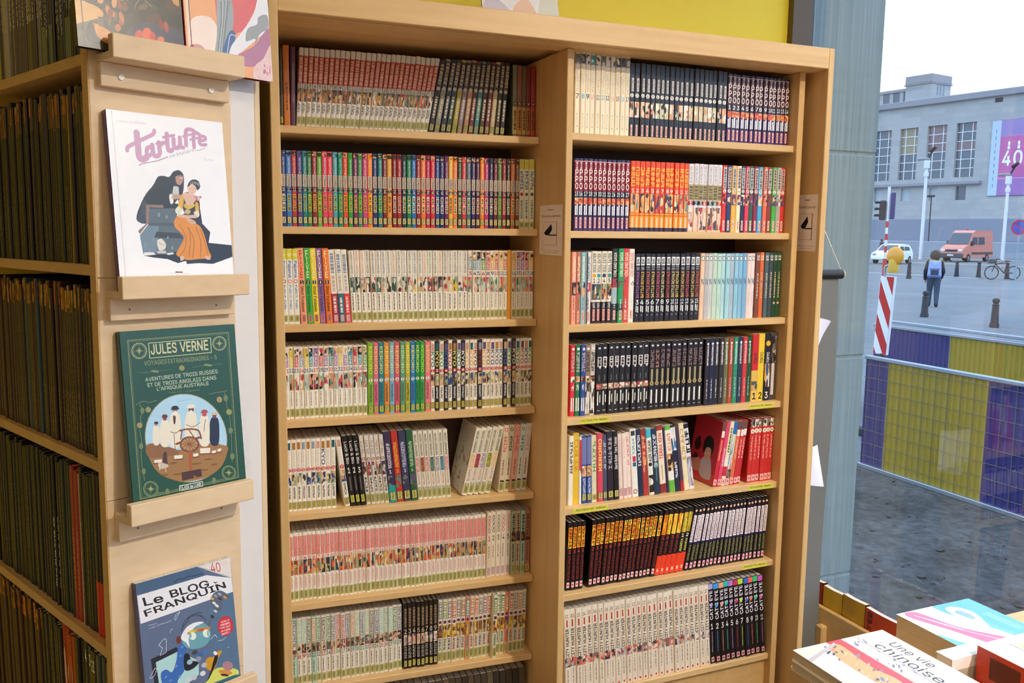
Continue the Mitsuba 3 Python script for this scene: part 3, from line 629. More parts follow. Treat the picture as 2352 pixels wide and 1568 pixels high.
    if s == 'quake':
        nm, b = [('red-topped', '#e0b860'), ('yellow', '#e8c838'), ('black', '#20222c'), ('grey', '#4a4648')][i]
        e = [('t', 'TOKYO', .28, .78, .56, .72, '#2a1f18' if i < 2 else '#e8e8e8', 'up')] + ([('t', str(i + 1), .26, .78, .03, .13, '#1c1816' if i < 2 else '#ecece8', 'flat')] if i < 3 else [('r', .25, .72, .08, .55, '#d8ccc4'), P(.55, .95, ['#8a7a70', '#2a2828', '#a8988c', '#5a504a'], 10)])
        if i == 0: e = [('b', .46, 1, '#c8282c'), P(.16, .30, ['#4a5448', '#e0c890', '#c8a060'], 5)] + e
        if i == 2: e = [P(.2, .55, ['#3a5a98', '#e0e0e0', '#1f2440', '#e8a838'], 9), ('o', .85, .4, '#e8b030')] + e
        return bk_('thick_paperback', f'{nm} thick paperback with bold title', b, e, .186)
    if s == 'new':
        D = [('ivory', '#e8e2d0', '~10', '#3a3834', '', .8), ('yellow', '#e0b838', '~5', '#c8922a', '', 1.1), ('white-red', '#e8e0dc', '~4', '#c83a48', '', .5), ('navy', '#2c4680', '~11', '#c8d0e8', 'kana', .9), ('royal navy', '#2a4888', '~11', '#c8d0e8', 'kana', .9),
             ('cream', '#dcd4b4', '~5', '#6a9a58', 'olive', 1), ('coral pink', '#d8485a', 'KERORO', '#e8d860', 'kana', 1), ('grey-navy', '#4a5068', '~4', '#a8b0b8', 'kana', .8), ('violet-black', '#2c2430', '~7', '#a8a0a8', 'kana', 1.2),
             ('black', '#1a1718', 'Black Butler  Yana Toboso', '#e0dcd8', 'kana', 1.0), ('blush', '#e8d0c4', 'OOOO', '#d8a8a8', 'rose', .8), ('pale rose', '#ecd8cc', 'OOOO', '#e0b8b0', 'rose', .8), ('shell pink', '#ecd4c8', '~7', '#c87a78', 'rose', .9), ('chalk white', '#ebe6da', '~5', '#3a98b8', '', 1.2),
             ('deep navy', '#1f2e48', '~11', '#dfe4e4', '', 1.0), ('brick', '#b03a38', '~6', '#e8a070', '', 1), ('white', '#e8e2d4', 'AIR GEAR', '#23201f', '', 1), ('petrol', '#23364c', '~11', '#d8d4d8', '', 1.1), ('cream', '#ecdcc0', 'TERRA KEN', '#c02a34', '', 1.15), ('indigo', '#2c2850', '', '#ffffff', '', .5),
             ('leaf-footed', '#ece6d8', '~6', '#d87a58', '', 1.15), ('midnight', '#22283c', '~5', '#e8e8e8', '', 1), ('plum', '#4a3a50', '', '#a8889a', '', .7), ('ivory-gold', '#e8d8b0', '~6', '#b89858', '', 1.1), ('grey-inked', '#ded8dc', '~3', '#1f1c20', '', 1.0)]
        nm, b, t, c, foot, wd = D[i]
        e = [('t', t, .24, .80, .45, .92, c, 'up')] if t else []
        if i == 2: e.append(('r', 0, 1, .5, .95, '#c83a44'))
        if i in (3, 4): e = [('b', .58, .98, '#7078a8'), P(.40, .56, ['#2a201c', SKIN, '#e8e0d8', '#b08060'], 6), ('t', t, .28, .76, .14, .38, c, 'up')]
        if i == 10 or i == 11 or i == 12: e = [('t', '~6', .3, .7, .62, .93, c, 'down')] + ([('t', '5', .3, .7, .50, .58, '#c86a68', 'flat')] if i == 12 else [])
        if i == 13: e = [('r', .2, .8, .90, .97, '#3a3a3c'), ('t', '~5', .3, .72, .62, .86, '#7aa8b8', 'up'), ('r', .3, .8, .52, .60, '#c82a58'), ('r', .3, .8, .45, .51, '#1f6a88'), ('o', .08, .34, '#b04a48'), ('o', .08, .22, '#ebe6da')]
        if i == 15: e = [('b', .78, 1, '#8a3430'), P(.3, .55, ['#d88a50', '#b03a38', '#e0a870'], 5)] + e[:1]
        if i == 16: e = [('b', .86, 1, '#4ab0c8'), ('o', .46, .34, '#2a2626'), ('b', 0, .28, '#e0d8cc'), P(.04, .3, ['#6a4a40', '#e0d8cc', '#2a2424'], 6), ('t', 'AIR GEAR', .26, .80, .50, .82, c, 'up')]
        if i == 17: e += [('o', .44, .36, '#98b8b8'), ('r', .4, .6, .2, .44, '#5a7078')]
        if i == 18: e = [('b', .92, 1, '#a03a38'), ('b', 0, .14, '#8a2c30'), ('t', t, .24, .80, .50, .88, c, 'up'), ('r', .42, .58, .2, .42, '#b8a078')]
        if i == 20: e = [('b', .93, 1, '#6ab048'), ('b', 0, .18, '#68b040'), ('t', t, .26, .8, .62, .88, c, 'up'), P(.32, .58, ['#3a2a24', SKIN, '#e08a38', '#e8e0d0'], 7)]
        if i == 21: e = [P(.62, .97, ['#e8e0dc', '#4a78a0', '#22283c', SKIN], 8), ('t', '~5', .3, .76, .2, .45, '#e8e8e8', 'up')]
        if i == 22: e = [('b', 0, .16, '#a82c38')]
        if i == 24: e = [P(.05, .5, ['#8a8490', '#ded8dc', '#4a444c', '#c8c0c8'], 9), ('b', .93, 1, '#23202a'), ('t', '~3', .16, .86, .55, .90, c, 'up')]
        if foot == 'kana': e += kana(.04, .14, '#d0c878')
        if foot == 'olive': e += olive(.03, .12)
        if foot == 'rose': e += [('r', .16, .86, .04, .16, '#c89aa0')]
        q = bk_('assorted_paperback', f'{nm} paperback in the mixed row', b, e, [.178, .184, .174, .174, .174, .174, .178, .174, .180, .18, .172, .172, .174, .182, .178, .178, .18, .178, .186, .178, .184, .182, .178, .186, .184][i], .12)
        q['wide'] = wd
        return q
    if s == 'rednew':
        nm, b = [('bright red', '#c82c38'), ('pink-red', '#d8486a'), ('cream-titled', '#e8d8b8'), ('rainbow', '#b8b8c8'), ('orange-edged', '#d86a48'), ('red', '#c43038'), ('red', '#c02c34')][i]
        e = [('b', .86, .99, '#6a4a44'), ('r', .14, .86, .76, .86, '#e8e0d4'), ('t', '~7', .32, .68, .40, .72, '#f0b0a0', 'up')] if i > 3 or i < 1 else []
        if i == 2: e = [('b', .5, .95, '#e8dcb8'), ('d', .3, .7, .52, .9, '#5a6a50'), ('b', .3, .42, '#e8e4d8'), ('b', .15, .3, '#c83040')]
        if i == 3: e = [('b', .8, 1, '#2a6ab0'), P(.15, .8, ['#7ab8d0', '#e8c8a0', '#d86a88', '#e8e0d8', '#9a8ab8', '#c8d0a0'], 12), P(.06, .25, ['#3a3434', '#e0c8b0', '#8a6a60'], 6)]
        if i == 1: e = [('t', '~8', .3, .7, .3, .6, '#f0c0c8', 'up')]
        return bk_('red_paperback', f'{nm} paperback leaning beside the gap', b, e + [('r', .06, .94, .02, .11, '#f0a8a0'), ('t', '+', .3, .7, .04, .09, '#7a4a48', 'flat')], .178, .12)
    if s == 'red':
        return bk_('red_paperback', 'upright red paperback with white emblem', '#c8302c', [('b', .87, 1, '#5a4640'), P(.87, .99, ['#e0d8c8', '#3a302c', '#8a7868'], 7), ('o', .81, .46, '#e8e0d0'), ('o', .81, .2, '#b89a80'), ('t', '~7', .34, .68, .36, .74, '#f0a898', 'up'), ('r', .06, .94, .02, .12, '#f0a8a0'), ('t', '+', .3, .7, .045, .095, '#7a4a48', 'flat')], .178, .12)
    if s == 'blaze':
        return bk_('black_paperback', 'black paperback with flaming yellow title', '#1d1618', [('p', .62, .93, ['#f0a020', '#f0c838', '#e87820', '#f8d858', '#e89028'], 9), ('t', '~5', .22, .82, .64, .92, '#8a3a14', 'up'), ('t', str(i + 2), .26, .78, .545, .60, '#d83a34', 'flat'), ('t', '~11', .26, .76, .15, .52, '#8a2c2a', 'up'), ('r', .18, .82, .04, .12, '#f0c0bc'), ('o', .08, .2, '#b83a40')], .178, .12)
    if s == 'blazered':
        gold = i > 3
        return bk_('black_paperback', 'black paperback with orange-red foot', '#1d1618', [('p', .62, .93, ['#f0a020', '#f0c838', '#e87820', '#f8d858'] if not gold else ['#c8a830', '#e0c848', '#a88820'], 9), ('t', str(i + 18) if not gold else str(i - 3), .26, .78, .545, .60, '#d83a34' if not gold else '#e8e0c8', 'flat'), ('t', 'ASAMIYA' if gold else '~6', .26, .76, .32, .52, '#d8d868' if gold else '#8a2c2a', 'up'), ('b', 0, .30, '#e84428'), ('r', .3, .7, .05, .10, '#f0b8a0')], .178, .12)
    if s == 'white_strip':
        return bk_('black_paperback', 'black paperback with long white strip', '#1d1822', [('o', .93, .30, '#e8a878'), ('o', .93, .16, '#f0dcc8'), ('r', .06, .94, .44, .86, '#e8dcdc'), ('d', .25, .55, .46, .84, '#a89098'), ('d', .6, .85, .46, .70, '#c8b0b4'), ('b', .42, .44, '#2c2a60'), ('t', '~12', .24, .78, .15, .40, '#8a8a50', 'up'), ('r', .18, .82, .03, .12, '#e8b0b4'), ('o', .075, .2, '#a83a48')], .178, .12)
    if s == 'hunter':
        return bk_('cream_paperback', 'large cream paperback with black title', '#e4d6c0', [('b', .92, 1, '#e8dcc8'), ('t', f'{i + 1:02d}', .22, .78, .90, .945, '#8a6a5a', 'flat'), ('r', .38, .62, .80, .88, '#b03a30'), ('t', 'CITY HUNTER', .22, .78, .44, .78, '#1f1c1c', 'up'), P(.34, .44, ['#e4d6c0', '#e8a08a', '#8a6a60', '#e4d6c0', '#d86a58', '#b8c0c8', '#4a3a48'], 7), ('d', .42, .58, .12, .32, '#9a8a7c'), ('r', .36, .64, .02, .045, '#c84a40')], .235, .15)
    if s == 'neon':
        nm, c = [('lilac', '#b8a0d8'), ('blue', '#3aa0e0'), ('salmon', '#f0a080'), ('turquoise', '#2ac0b0'), ('violet', '#b880d8'), ('crimson', '#c03a58'), ('lime', '#b8e040'), ('royal blue', '#3a68c8'), ('coral', '#f06a58'), ('emerald', '#3ac078'), ('magenta', '#d858c0')][i]
        return bk_('black_paperback', f'large black paperback with {nm} tip', '#1a1719', [('b', .93, 1, c), ('t', "CAT'S EYE", .18, .84, .55, .91, '#ece4ec', 'up'), ('r', .3, .7, .70, .75, c), ('t', str(i + 1), .28, .74, .43, .50, '#e8e4e0', 'flat'), ('r', .46, .54, .14, .40, c), ('r', .2, .8, .02, .08, '#d89a9c'), ('o', .05, .18, '#7a3a48')], .235, .15)
    raise KeyError(s)


def letters(n, r):
    """n made-up signs for print too small to read, as strokes in the unit square (reading along x)."""
    out = []
    for k in range(n):
        a, b = (k + .08) / n, (k + .92) / n
        m = (b - a) * .26
        S = [(a, a + m, 0, 1), (b - m, b, 0, 1), (a, b, .78, 1), (a, b, 0, .22), (a, b, .39, .61), ((a + b - m) / 2, (a + b + m) / 2, 0, 1)]
        out += r.sample(S, 3)
    return out


def paint(mb, w, h, els, r, y0=0.0, prof=True):
    e0 = 6e-5; y = y0
    def Q(u0, u1, v0, v1, col):
        X0, X1 = u0 * w, u1 * w
        mb.quad([X0, y, v0 * h], [X1, y, v0 * h], [X1, y, v1 * h], [X0, y, v1 * h], col)
    for e in els:
        y -= e0
        k = e[0]
        if k == 'b':
            c = lin(e[3]); a, b = max(e[1], .003), min(e[2], .997)
            if prof:
                o = -y + y0
                for (xa, ya), (xb, yb) in (((-o, .0024), (.0010 - o * .7, .0006 - o * .7)), ((.0010 - o * .7, .0006 - o * .7), (.003, -o)), ((.003, -o), (w - .003, -o)), ((w - .003, -o), (w - .001 + o * .7, .0006 - o * .7)), ((w - .001 + o * .7, .0006 - o * .7), (w + o, .0024))):
                    mb.quad([xa, ya, a * h], [xb, yb, a * h], [xb, yb, b * h], [xa, ya, b * h], c)
            else: Q(0, 1, a, b, c)
        elif k == 'r': Q(max(e[1], .09), min(e[2], .91), max(e[3], .004), min(e[4], .996), lin(e[5]))
        elif k == 'd':
            v = e[3]; c = lin(e[5])
            while v < e[4] - .01:
                L = r.uniform(.012, .05); Q(e[1], e[2], v, min(v + L, e[4]), c); v += L + r.uniform(.006, .014)
        elif k == 'o':
            n = 12; a = np.arange(n) * 2 * math.pi / n; R = e[2] * w
            v = np.vstack([np.c_[w / 2 + R * np.cos(a), a * 0 + y, e[1] * h + R * np.sin(a)], [[w / 2, y, e[1] * h]]])
            mb.add(v, [[i, (i + 1) % n, n] for i in range(n)], lin(e[3]))
        elif k == 'p':
            v0, v1, pal, n = e[1:]
            x0, x1 = .0011, w - .0011
            mb.quad([x0, y, v0 * h], [x1, y, v0 * h], [x1, y, v1 * h], [x0, y, v1 * h], lin(pal[r.randrange(len(pal))]))
            for i in range(n):
                y -= 1.2e-5
                cx, cz = r.uniform(x0, x1), r.uniform(v0, v1) * h
                rx, rz = r.uniform(.12, .42) * w, r.uniform(.12, .34) * (v1 - v0) * h
                a = np.arange(7) * 2 * math.pi / 7 + r.random(); q = np.array([r.uniform(.7, 1.15) for _ in a])
                X = np.clip(cx + rx * q * np.cos(a), x0, x1); Z = np.clip(cz + rz * q * np.sin(a), v0 * h, v1 * h)
                mb.add(np.c_[X, X * 0 + y, Z], [[0, i2, i2 + 1] for i2 in range(1, 6)], lin(pal[r.randrange(len(pal))]) * r.uniform(.75, 1.1))
        elif k == 't':
            t, u0, u1, v0, v1, col, mode = e[1:]; c = lin(col)
            if not t: continue
            def box(g, f, U0, U1, V0, V1, md):
                if md == 'up': U = U1 - g[:, 1] * (U1 - U0); V = V0 + g[:, 0] * (V1 - V0)
                elif md == 'down': U = U0 + g[:, 1] * (U1 - U0); V = V1 - g[:, 0] * (V1 - V0)
                else: U = U0 + g[:, 0] * (U1 - U0); V = V0 + g[:, 1] * (V1 - V0)
                mb.add(np.c_[U * w, U * 0 + y, V * h], f, c)
            if t[0] == '~':
                for a, b, p, q in letters(int(t[1:]), r):
                    box(np.array([[a, p], [b, p], [b, q], [a, q]]), np.array([[0, 1, 2], [0, 2, 3]]), u0, u1, v0, v1, mode)
            elif mode.startswith('stack'):
                H1 = (v1 - v0) / len(t)
                for j, ch in enumerate(t):
                    g, f, asp = glyphs(ch); p = .25 if ch == 'I' else 0
                    box(g, f, u0 + p * (u1 - u0), u1 - p * (u1 - u0), v1 - (j + 1) * H1 + .08 * H1, v1 - j * H1, 'down' if mode == 'stackdown' else 'flat')
            else:
                g, f, asp = glyphs(t)
                if mode == 'flat' and len(t) == 1:
                    m = (u0 + u1) / 2; hw = min((u1 - u0) / 2, (v1 - v0) * h * max(asp, .2) * .6 / w); u0, u1 = m - hw, m + hw
                box(g, f, u0, u1, v0, v1, mode)


def cover_mesh(w, d, h, base, side, els, r):
    mb = MB(); b, sd = lin(base), lin(side)
    pr = [(0, d), (0, .0024), (.0010, .0006), (.003, 0), (w - .003, 0), (w - .001, .0006), (w, .0024), (w, d)]
    for k in range(7):
        (xa, ya), (xb, yb) = pr[k], pr[k + 1]
        mb.quad([xa, ya, 0], [xb, yb, 0], [xb, yb, h], [xa, ya, h], sd if k in (0, 6) else b)
    t = .0006
    for z in (h, 0.0):
        mb.quad([0, .0024, z], [t, .0024, z], [t, d, z], [0, d, z], sd)
        mb.quad([w - t, .0024, z], [w, .0024, z], [w, d, z], [w - t, d, z], sd)
        mb.add([[0, .0024, z], [.001, .0006, z], [.003, 0, z], [w - .003, 0, z], [w - .001, .0006, z], [w, .0024, z]], [[0, 1, 2], [0, 2, 3], [0, 3, 4], [0, 4, 5]], b)
    paint(mb, w, h, els, r)
    return mb


def pages_box(w, d, h): return trimesh.creation.box(bounds=[[.0006, .0026, .0012], [w - .0006, d - .002, h - .0014]])


def portrait_side(d, h):
    A = Art(d, h, '#c03038')
    A.poly([(.02, .0), (d, .0), (d, .03), (.03, .04)], '#d04440'); A.poly([(.012, .10), (.03, .12), (.04, .10), (.036, .085), (.02, .08)], '#3a2026', True)
    A.poly([(.045, .045), (.070, .075), (.092, .070), (.105, .03), (.10, .012), (.06, .014)], '#c8b4ac', True)
    A.poly([(.060, .085), (.064, .072), (.076, .064), (.088, .074), (.090, .095), (.075, .102)], '#dca888', True)
    A.poly([(.052, .092), (.056, .118), (.074, .130), (.092, .122), (.099, .100), (.093, .078), (.088, .094), (.078, .098), (.066, .094), (.060, .078)], '#2e2426', True)
    A.line([(.066, .088), (.072, .087)], .0012, '#2a1c1c'); A.line([(.080, .088), (.086, .089)], .0012, '#2a1c1c'); A.line([(.073, .074), (.079, .0745)], .0009, '#a05048')
    A.poly([(.012, .05), (.03, .062), (.05, .055), (.05, .028), (.02, .025)], '#d08a70', True); A.poly([(.010, .056), (.022, .072), (.036, .066), (.03, .058)], '#4a2a2c', True)
    return A
def smudge_side(d, h):
    A = Art(d, h, '#cfc8b8'); q = random.Random(4)
    for _ in range(30): A.ell(q.uniform(0, d), q.uniform(0, h * .6), q.uniform(.004, .016), q.uniform(.002, .007), pick(q, ['#a8a090', '#b89a70', '#8a8478', '#c0b8a8', '#b07a50']), q.uniform(-60, 60), 10)
    return A
SIDE = {'rednew': portrait_side, 'urban': smudge_side}
SHELF = ['top', 'second', 'third', 'fourth', 'fifth', 'sixth', 'seventh', 'eighth']
BAY_NAME = {'L': 'left bay', 'R': 'right bay'}
GROUP = {}
rb = random.Random(11)
RUN = {}
lim = {}
for bay, row, x0, x1, n, s, l0, l1 in ROWS: lim[bay, row] = max(lim.get((bay, row), 0), x1 + (.012 if l1 > 1 else 0))
for bay, row, x0, x1, n, s, l0, l1 in ROWS:
    base0, top = (.034, .655) if bay == 'L' else (.694, 1.331)
    if lim[bay, row] > top:
        q = (top - base0) / (lim[bay, row] - base0)
        x0, x1 = base0 + (x0 - base0) * q, base0 + (x1 - base0) * q
    specs = [style(s, i, n, rb) for i in range(n)]
    wd = np.array([sp.get('wide', 1.0) * rb.uniform(.94, 1.06) for sp in specs]); wd *= (x1 - x0) / wd.sum()
    x = x0
    for i, sp in enumerate(specs):
        a = l0 + (l1 - l0) * (i / max(n - 1, 1)); ar = math.radians(a)
        slot = wd[i]
        w = slot * math.cos(ar) - .0003 - (.0012 if abs(l1 - l0) > 3 and n > 9 and abs(l1) < abs(l0) else 0)
        h = sp['h'] + rb.uniform(-.0006, .0006); d = sp['d']
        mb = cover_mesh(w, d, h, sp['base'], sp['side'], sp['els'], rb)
        R = rot([0, 1, 0], a)
        up = w * math.sin(ar) if a > 0 else 0.0
        yb = .022 + rb.uniform(-.002, .002)
        if s == 'quest' and i == 12: yb = .006
        if bay == 'L': M, t = UL @ R, OL + UL @ np.array([x, yb, ZL[row] + up + 2e-4])
        else: M, t = R, np.array([x, (.0697 + yb) if row < 6 else .078 + yb - .022, H + ZR[row] + up + 2e-4])
        k = key_for(sp['name'])
        run = RUN.setdefault((bay, row, sp['desc']), [0]); run[0] += 1
        if (s, i) == ('rednew', 0) or (s == 'urban' and i == 0 and l0 > 9):
            SIDE[s](d, h).build(mb, lambda q: np.c_[np.full(len(q), -1.5e-4), d - q[:, 0], q[:, 1]])
        m, c = mb.moved(M, t)
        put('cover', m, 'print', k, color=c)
        p = pages_box(w, d, h); p.vertices = p.vertices @ M.T + t
        put('pages', p, 'paper', k)
        labels[k] = {'label': (sp['desc'], run[0], bay, row), 'category': 'book', 'group': f'{s if False else sp["name"].replace("_", " ")}s on the {SHELF[row]} shelf of the {BAY_NAME[bay]}'}
        x += slot
tot = {k: v[0] for k, v in RUN.items()}
for k, v in labels.items():
    if isinstance(v.get('label'), tuple):
        de, i, bay, row = v['label']
        pos = '' if tot[bay, row, de] == 1 else f', {ordinal(i - 1)} of its run from left'
        v['label'] = f'{de}{pos}, {SHELF[row]} shelf, {BAY_NAME[bay]}'

# ---------------------------------------------------------------- the album case on the left and the display ledges on its end
MC = np.array([[0.9104, 0.4137, 0.0078], [0.4137, -0.9104, 0.0069], [-0.0099, 0.0031, 1.0]])   # columns: along the end panel, out of it, up
OC = np.array([-0.3313, -0.175, H])
def inC(m): m = m.copy(); m.vertices = m.vertices @ MC.T + OC; m.faces = m.faces[:, ::-1]; return m
ac = thing('album_case', 'beech album case with picture ledges on its pale end panel', 'bookcase')
ZA = [0.2814, -0.0644, -0.4054, -0.7459, -1.086]
LFT = -1.15
put('end_panel', inC(bbox(0.0, 0.303, -0.02, 0.0, -1.57, 0.95, .001)), 'white_board', ac)
put('edge_post', inC(bbox(0.303, 0.318, -0.02, -0.003, -1.57, 0.95, .003)), 'maple_up', ac)
put('edge_strip', inC(bbox(-0.002, 0.0, -0.020, 0.004, -1.57, 0.95)), 'case_wood', ac)
put('back_panel', inC(bbox(0.285, 0.30, LFT, -0.02, -1.57, 0.95)), 'dark_back', ac)
put('side_panel', inC(bbox(0.0, 0.30, LFT - .02, LFT, -1.57, 0.95)), 'case_wood', ac)
for i, (z0, z1) in enumerate([(0.30, 0.95), (-0.085, 0.2989), (-0.47, -0.0861), (-0.86, -0.4711), (-1.57, -0.8611)]):
    put('display_board', inC(bbox(0.0003, 0.2515, 0.0, 0.004, z0, z1, .0006)), 'maple', ac)
for z in ZA: put('shelf', inC(bbox(0.0, 0.285, LFT, -0.02, z - .0185, z, .001)), 'case_wood', ac)
def screw(a, b, z):
    m = lathe([(0.0, .0022), (.0016, .0022), (.0019, .0030), (.0046, .0034), (.0055, .0014), (.0055, 0)], n=16)
    m.vertices = m.vertices[:, [0, 2, 1]] + [a, b, z]; m.faces = m.faces[:, ::-1]
    return inC(m)
bs('screw_white', '#e6e4e0', .4); bs('screw_dark', '#4a4640', .5)
LZ = [0.304, -0.0812, -0.4659, -0.851]
for i, z in enumerate(LZ):
    lg = put('ledge', inC(bbox(0.0125, 0.2435, 0.004, 0.0525, z - .0375, z - .0255, .0008)), 'maple', ac)
    put('lip', inC(bbox(0.0125, 0.2435, 0.0525, 0.0705, z - .0375, z, .0012)), 'maple', lg)
    cl = put('cleat', inC(bbox(0.0125, 0.2405, 0.004, 0.020, z - .0375 - .0385, z - .0378, .001)), 'maple', ac)
    for a in (0.045, 0.204):
        if i == 0: put('screw', screw(a, .020, z - .059), 'screw_white', cl)
        else: put('screw', inC(cyl((a, .0195, z - .058), (a, .0206, z - .058), .0016, n=10)), 'screw_dark', cl)

MA = MC @ np.array([[0, 1, 0], [1, 0, 0], [0, 0, 1.0]])
ra = random.Random(5)
DK = ['#191717', '#221e1e', '#181b1f', '#1f1b1b', '#1b2022', '#161515', '#26211f', '#1a2321', '#231c21']


def album_style(row, t, i):
    base = pick(ra, DK); e = []; nm = 'near-black'
    li = pick(ra, ['#5a544c', '#6a6050', '#46423c', '#5e442e', '#4e4a44', '#847a68'])
    if row == 0:
        if t > .20: base, nm = pick(ra, [('#6a6a48', 'olive'), ('#a8a080', 'pale khaki'), ('#5a4a3a', 'brown'), ('#7c7c5a', 'moss'), ('#4a3c30', 'dark brown')]); e = [('d', .3, .6, .3, .8, '#c8c0a0')]
        else:
            e = [('d', .35, .65, ra.uniform(.1, .4), ra.uniform(.6, .95), '#a8a8a8')]
            if ra.random() < .4: e += [('b', 0, .24, '#6a7448')]; nm = 'black green-footed'
            if t < .03: base, nm = '#5a5c4a', 'grey-green'
    elif row == 1:
        e = [('d', .46, .56, ra.uniform(.02, .15), ra.uniform(.3, .5), li), ('d', .46, .56, .55, .85, '#2c2826')]
        if ra.random() < .65 : e += [('b', .80, .995, pick(ra, ['#5a3824', '#46301f', '#6a4026', '#3a2e26'])), ('p', .88, .99, ['#98482a', '#6a3a24', '#30241f', '#a86a34'], 3)]
        if i == 9: base, nm, e = '#a8743c', 'tan', []
        if t < .02: base, nm = '#6a1f24', 'dark red'
    elif row == 2:
        base = pick(ra, ['#2c201e', '#3a2220', '#241e20', '#3c2a26', '#2a2628', '#42241f']); nm = 'brown-black'
        e = [('p', .86, .995, ['#8a4828', '#a86c2c', '#582820', '#b88a40', '#3a2a24', '#8a3024'], 4), ('d', .42, .58, .05, .35, '#8a7444' if t < .22 else '#5a5248'), ('d', .42, .58, .42, .70, '#7a6040' if t < .22 else '#504a42')]
        if i in (26, 31): base, nm = '#2a4850', 'blue-grey'
    elif row == 3:
        e = [('d', .45, .56, ra.uniform(.05, .3), ra.uniform(.6, .9), li)]
        if .0 < t < .075 : e += [('b', .0, .34, '#d03020')]; nm = 'black red-footed'
        if 13 <= i <= 14: base, nm, e = '#9a2028', 'red', [('d', .35, .65, .2, .6, '#c86a60')]
        if i == 12: base, nm, e = '#b8ac90', 'ivory-grey', [('d', .35, .65, .1, .9, '#8a8a70')]
        if 15 <= i <= 18: base, nm = '#22302c', 'dark green'
        if i in (21, 22): e = [('t', '~11', .2, .8, .12, .60, '#d8d4cc', 'down')]; nm = 'black white-lettered'
    else:
        e = [('d', .45, .56, .5, .9, li)]
        if i in (6, 7, 8, 9): e = [('t', str([1, 2, 3, 4][i - 6]), .25, .75, .86, .94, '#d8d8d4', 'flat'), ('t', '~8', .2, .8, .35, .72, '#c0b8a0', 'down')]; nm = 'black numbered'
        if i in (4, 5): base, nm = '#3c4848', 'slate'
        if 12 <= i <= 15: base, nm, e = '#a83020', 'red', [('p', .3, .85, ['#a83020', '#d8b8a0', '#8a2018', '#c84a30'], 8)]
        if t > .35: base, nm, e = pick(ra, ['#3a2020', '#442a20']), 'maroon', [('p', .85, .99, ['#c8742c', '#8a4a24', '#5a2a20'], 4)]
    return nm, base, e


ROWN = ['top', 'second', 'third', 'fourth', 'fifth']
for row in range(5):
    b = -.0215; i = 0; end = [-.45, -.52, -.585, -.65, -.70][row]
    cnt = {}
    while b > end:
        w = ra.uniform(.0095, .0125)
        if row == 4: w *= 1.25
        h = ra.uniform(.290, .306) if row else ra.uniform(.296, .31)
        t = -b - .02
        if row == 3 and i in (13, 14): w = .016
        if row == 4 and 4 <= i <= 15: w = .016
        nm, base, e = album_style(row, t, i)
        k = key_for('hardcover_album')
        mb = cover_mesh(w - .0004, .225, h, base, base, e, ra)
        lean = 0 if not (row == 4 and 12 <= i) else -4
        R = MA @ rot([0, 1, 0], lean * .5)
        tt = OC + MC @ np.array([.012 + ra.uniform(-.002, .004), b - w, ZA[row] + 2e-4])
        m, c = mb.moved(R, tt)
        put('cover', m, 'print', k, color=c)
        p = pages_box(w - .0004, .225, h); p.vertices = p.vertices @ R.T + tt
        put('pages', p, 'paper', k)
        labels[k] = {'label': f'{nm} tall album, {ordinal(i)} from the corner, {ROWN[row]} row of album case', 'category': 'book', 'group': f'albums in the {ROWN[row]} row of the album case'}
        b -= w; i += 1


# ---- albums standing on the ledges
def shown_album(name, label, a0, a1, zbot, h, th, art, cover, bfoot=.0505, btop=.019, spine=None, cover2=None, soft=False):
    """a0-a1 along the panel, foot on the ledge, leaning back; the print is built on its front."""
    w = a1 - a0
    lean = math.asin((bfoot - btop) / h)
    # local: x along a, y up the cover, z out of the cover
    ex = np.array([1.0, 0, 0]); ey = np.array([0, -math.sin(lean), math.cos(lean)]); ez = np.array([0, math.cos(lean), math.sin(lean)])
    Q = np.array([ex, ey, ez]).T
    org = np.array([a0, bfoot, zbot + th * 0.0])
    org[2] += th * math.sin(lean)
    def sp(v):
        v = np.asarray(v, float)
        v = v if v.shape[1] == 3 else np.c_[v, np.zeros(len(v))]
        return (v @ Q.T + org) @ MC.T + OC
    k = thing(name, label, 'book')
    mb = MB()
    e = 0.0 if soft else .003
    cb, cs = lin(cover), lin(spine or cover)
    t = .0022 if not soft else .0006
    for z0, z1 in ((-t, 0), (-th, -th + t)):
        m = bbox(0, w, 0, h, z0, z1, .0006 if not soft else .0002); mb.add(m.vertices, m.faces, cb)
    m = bbox(-.0012, t, 0, h, -th, -.0001, .0011 if not soft else .0004); mb.add(m.vertices, m.faces, cs)
    v, f, c = mb.arr()
    put('cover', (sp(v), f[:, ::-1]), 'print', k, color=c)
    pg = bbox(t, w - e, e, h - e, -th + t, -t); put('pages', trimesh.Trimesh(sp(pg.vertices), pg.faces[:, ::-1], process=False), 'paper', k)
    ab = MB()
    art.build(ab, lambda q: np.c_[q, np.full(len(q), 2.5e-4)])
    v, f, c = ab.arr()
    put('cover_print', (sp(v), f), 'print', k, color=c)
    if not soft:
        g = bbox(.009, .0105, .002, h - .002, 3e-4, 5e-4); put('hinge_groove', trimesh.Trimesh(sp(g.vertices), g.faces[:, ::-1], process=False), 'print', k, color=np.tile(lin(cover2 or cover) * .75, (len(g.vertices), 1)))
    return k

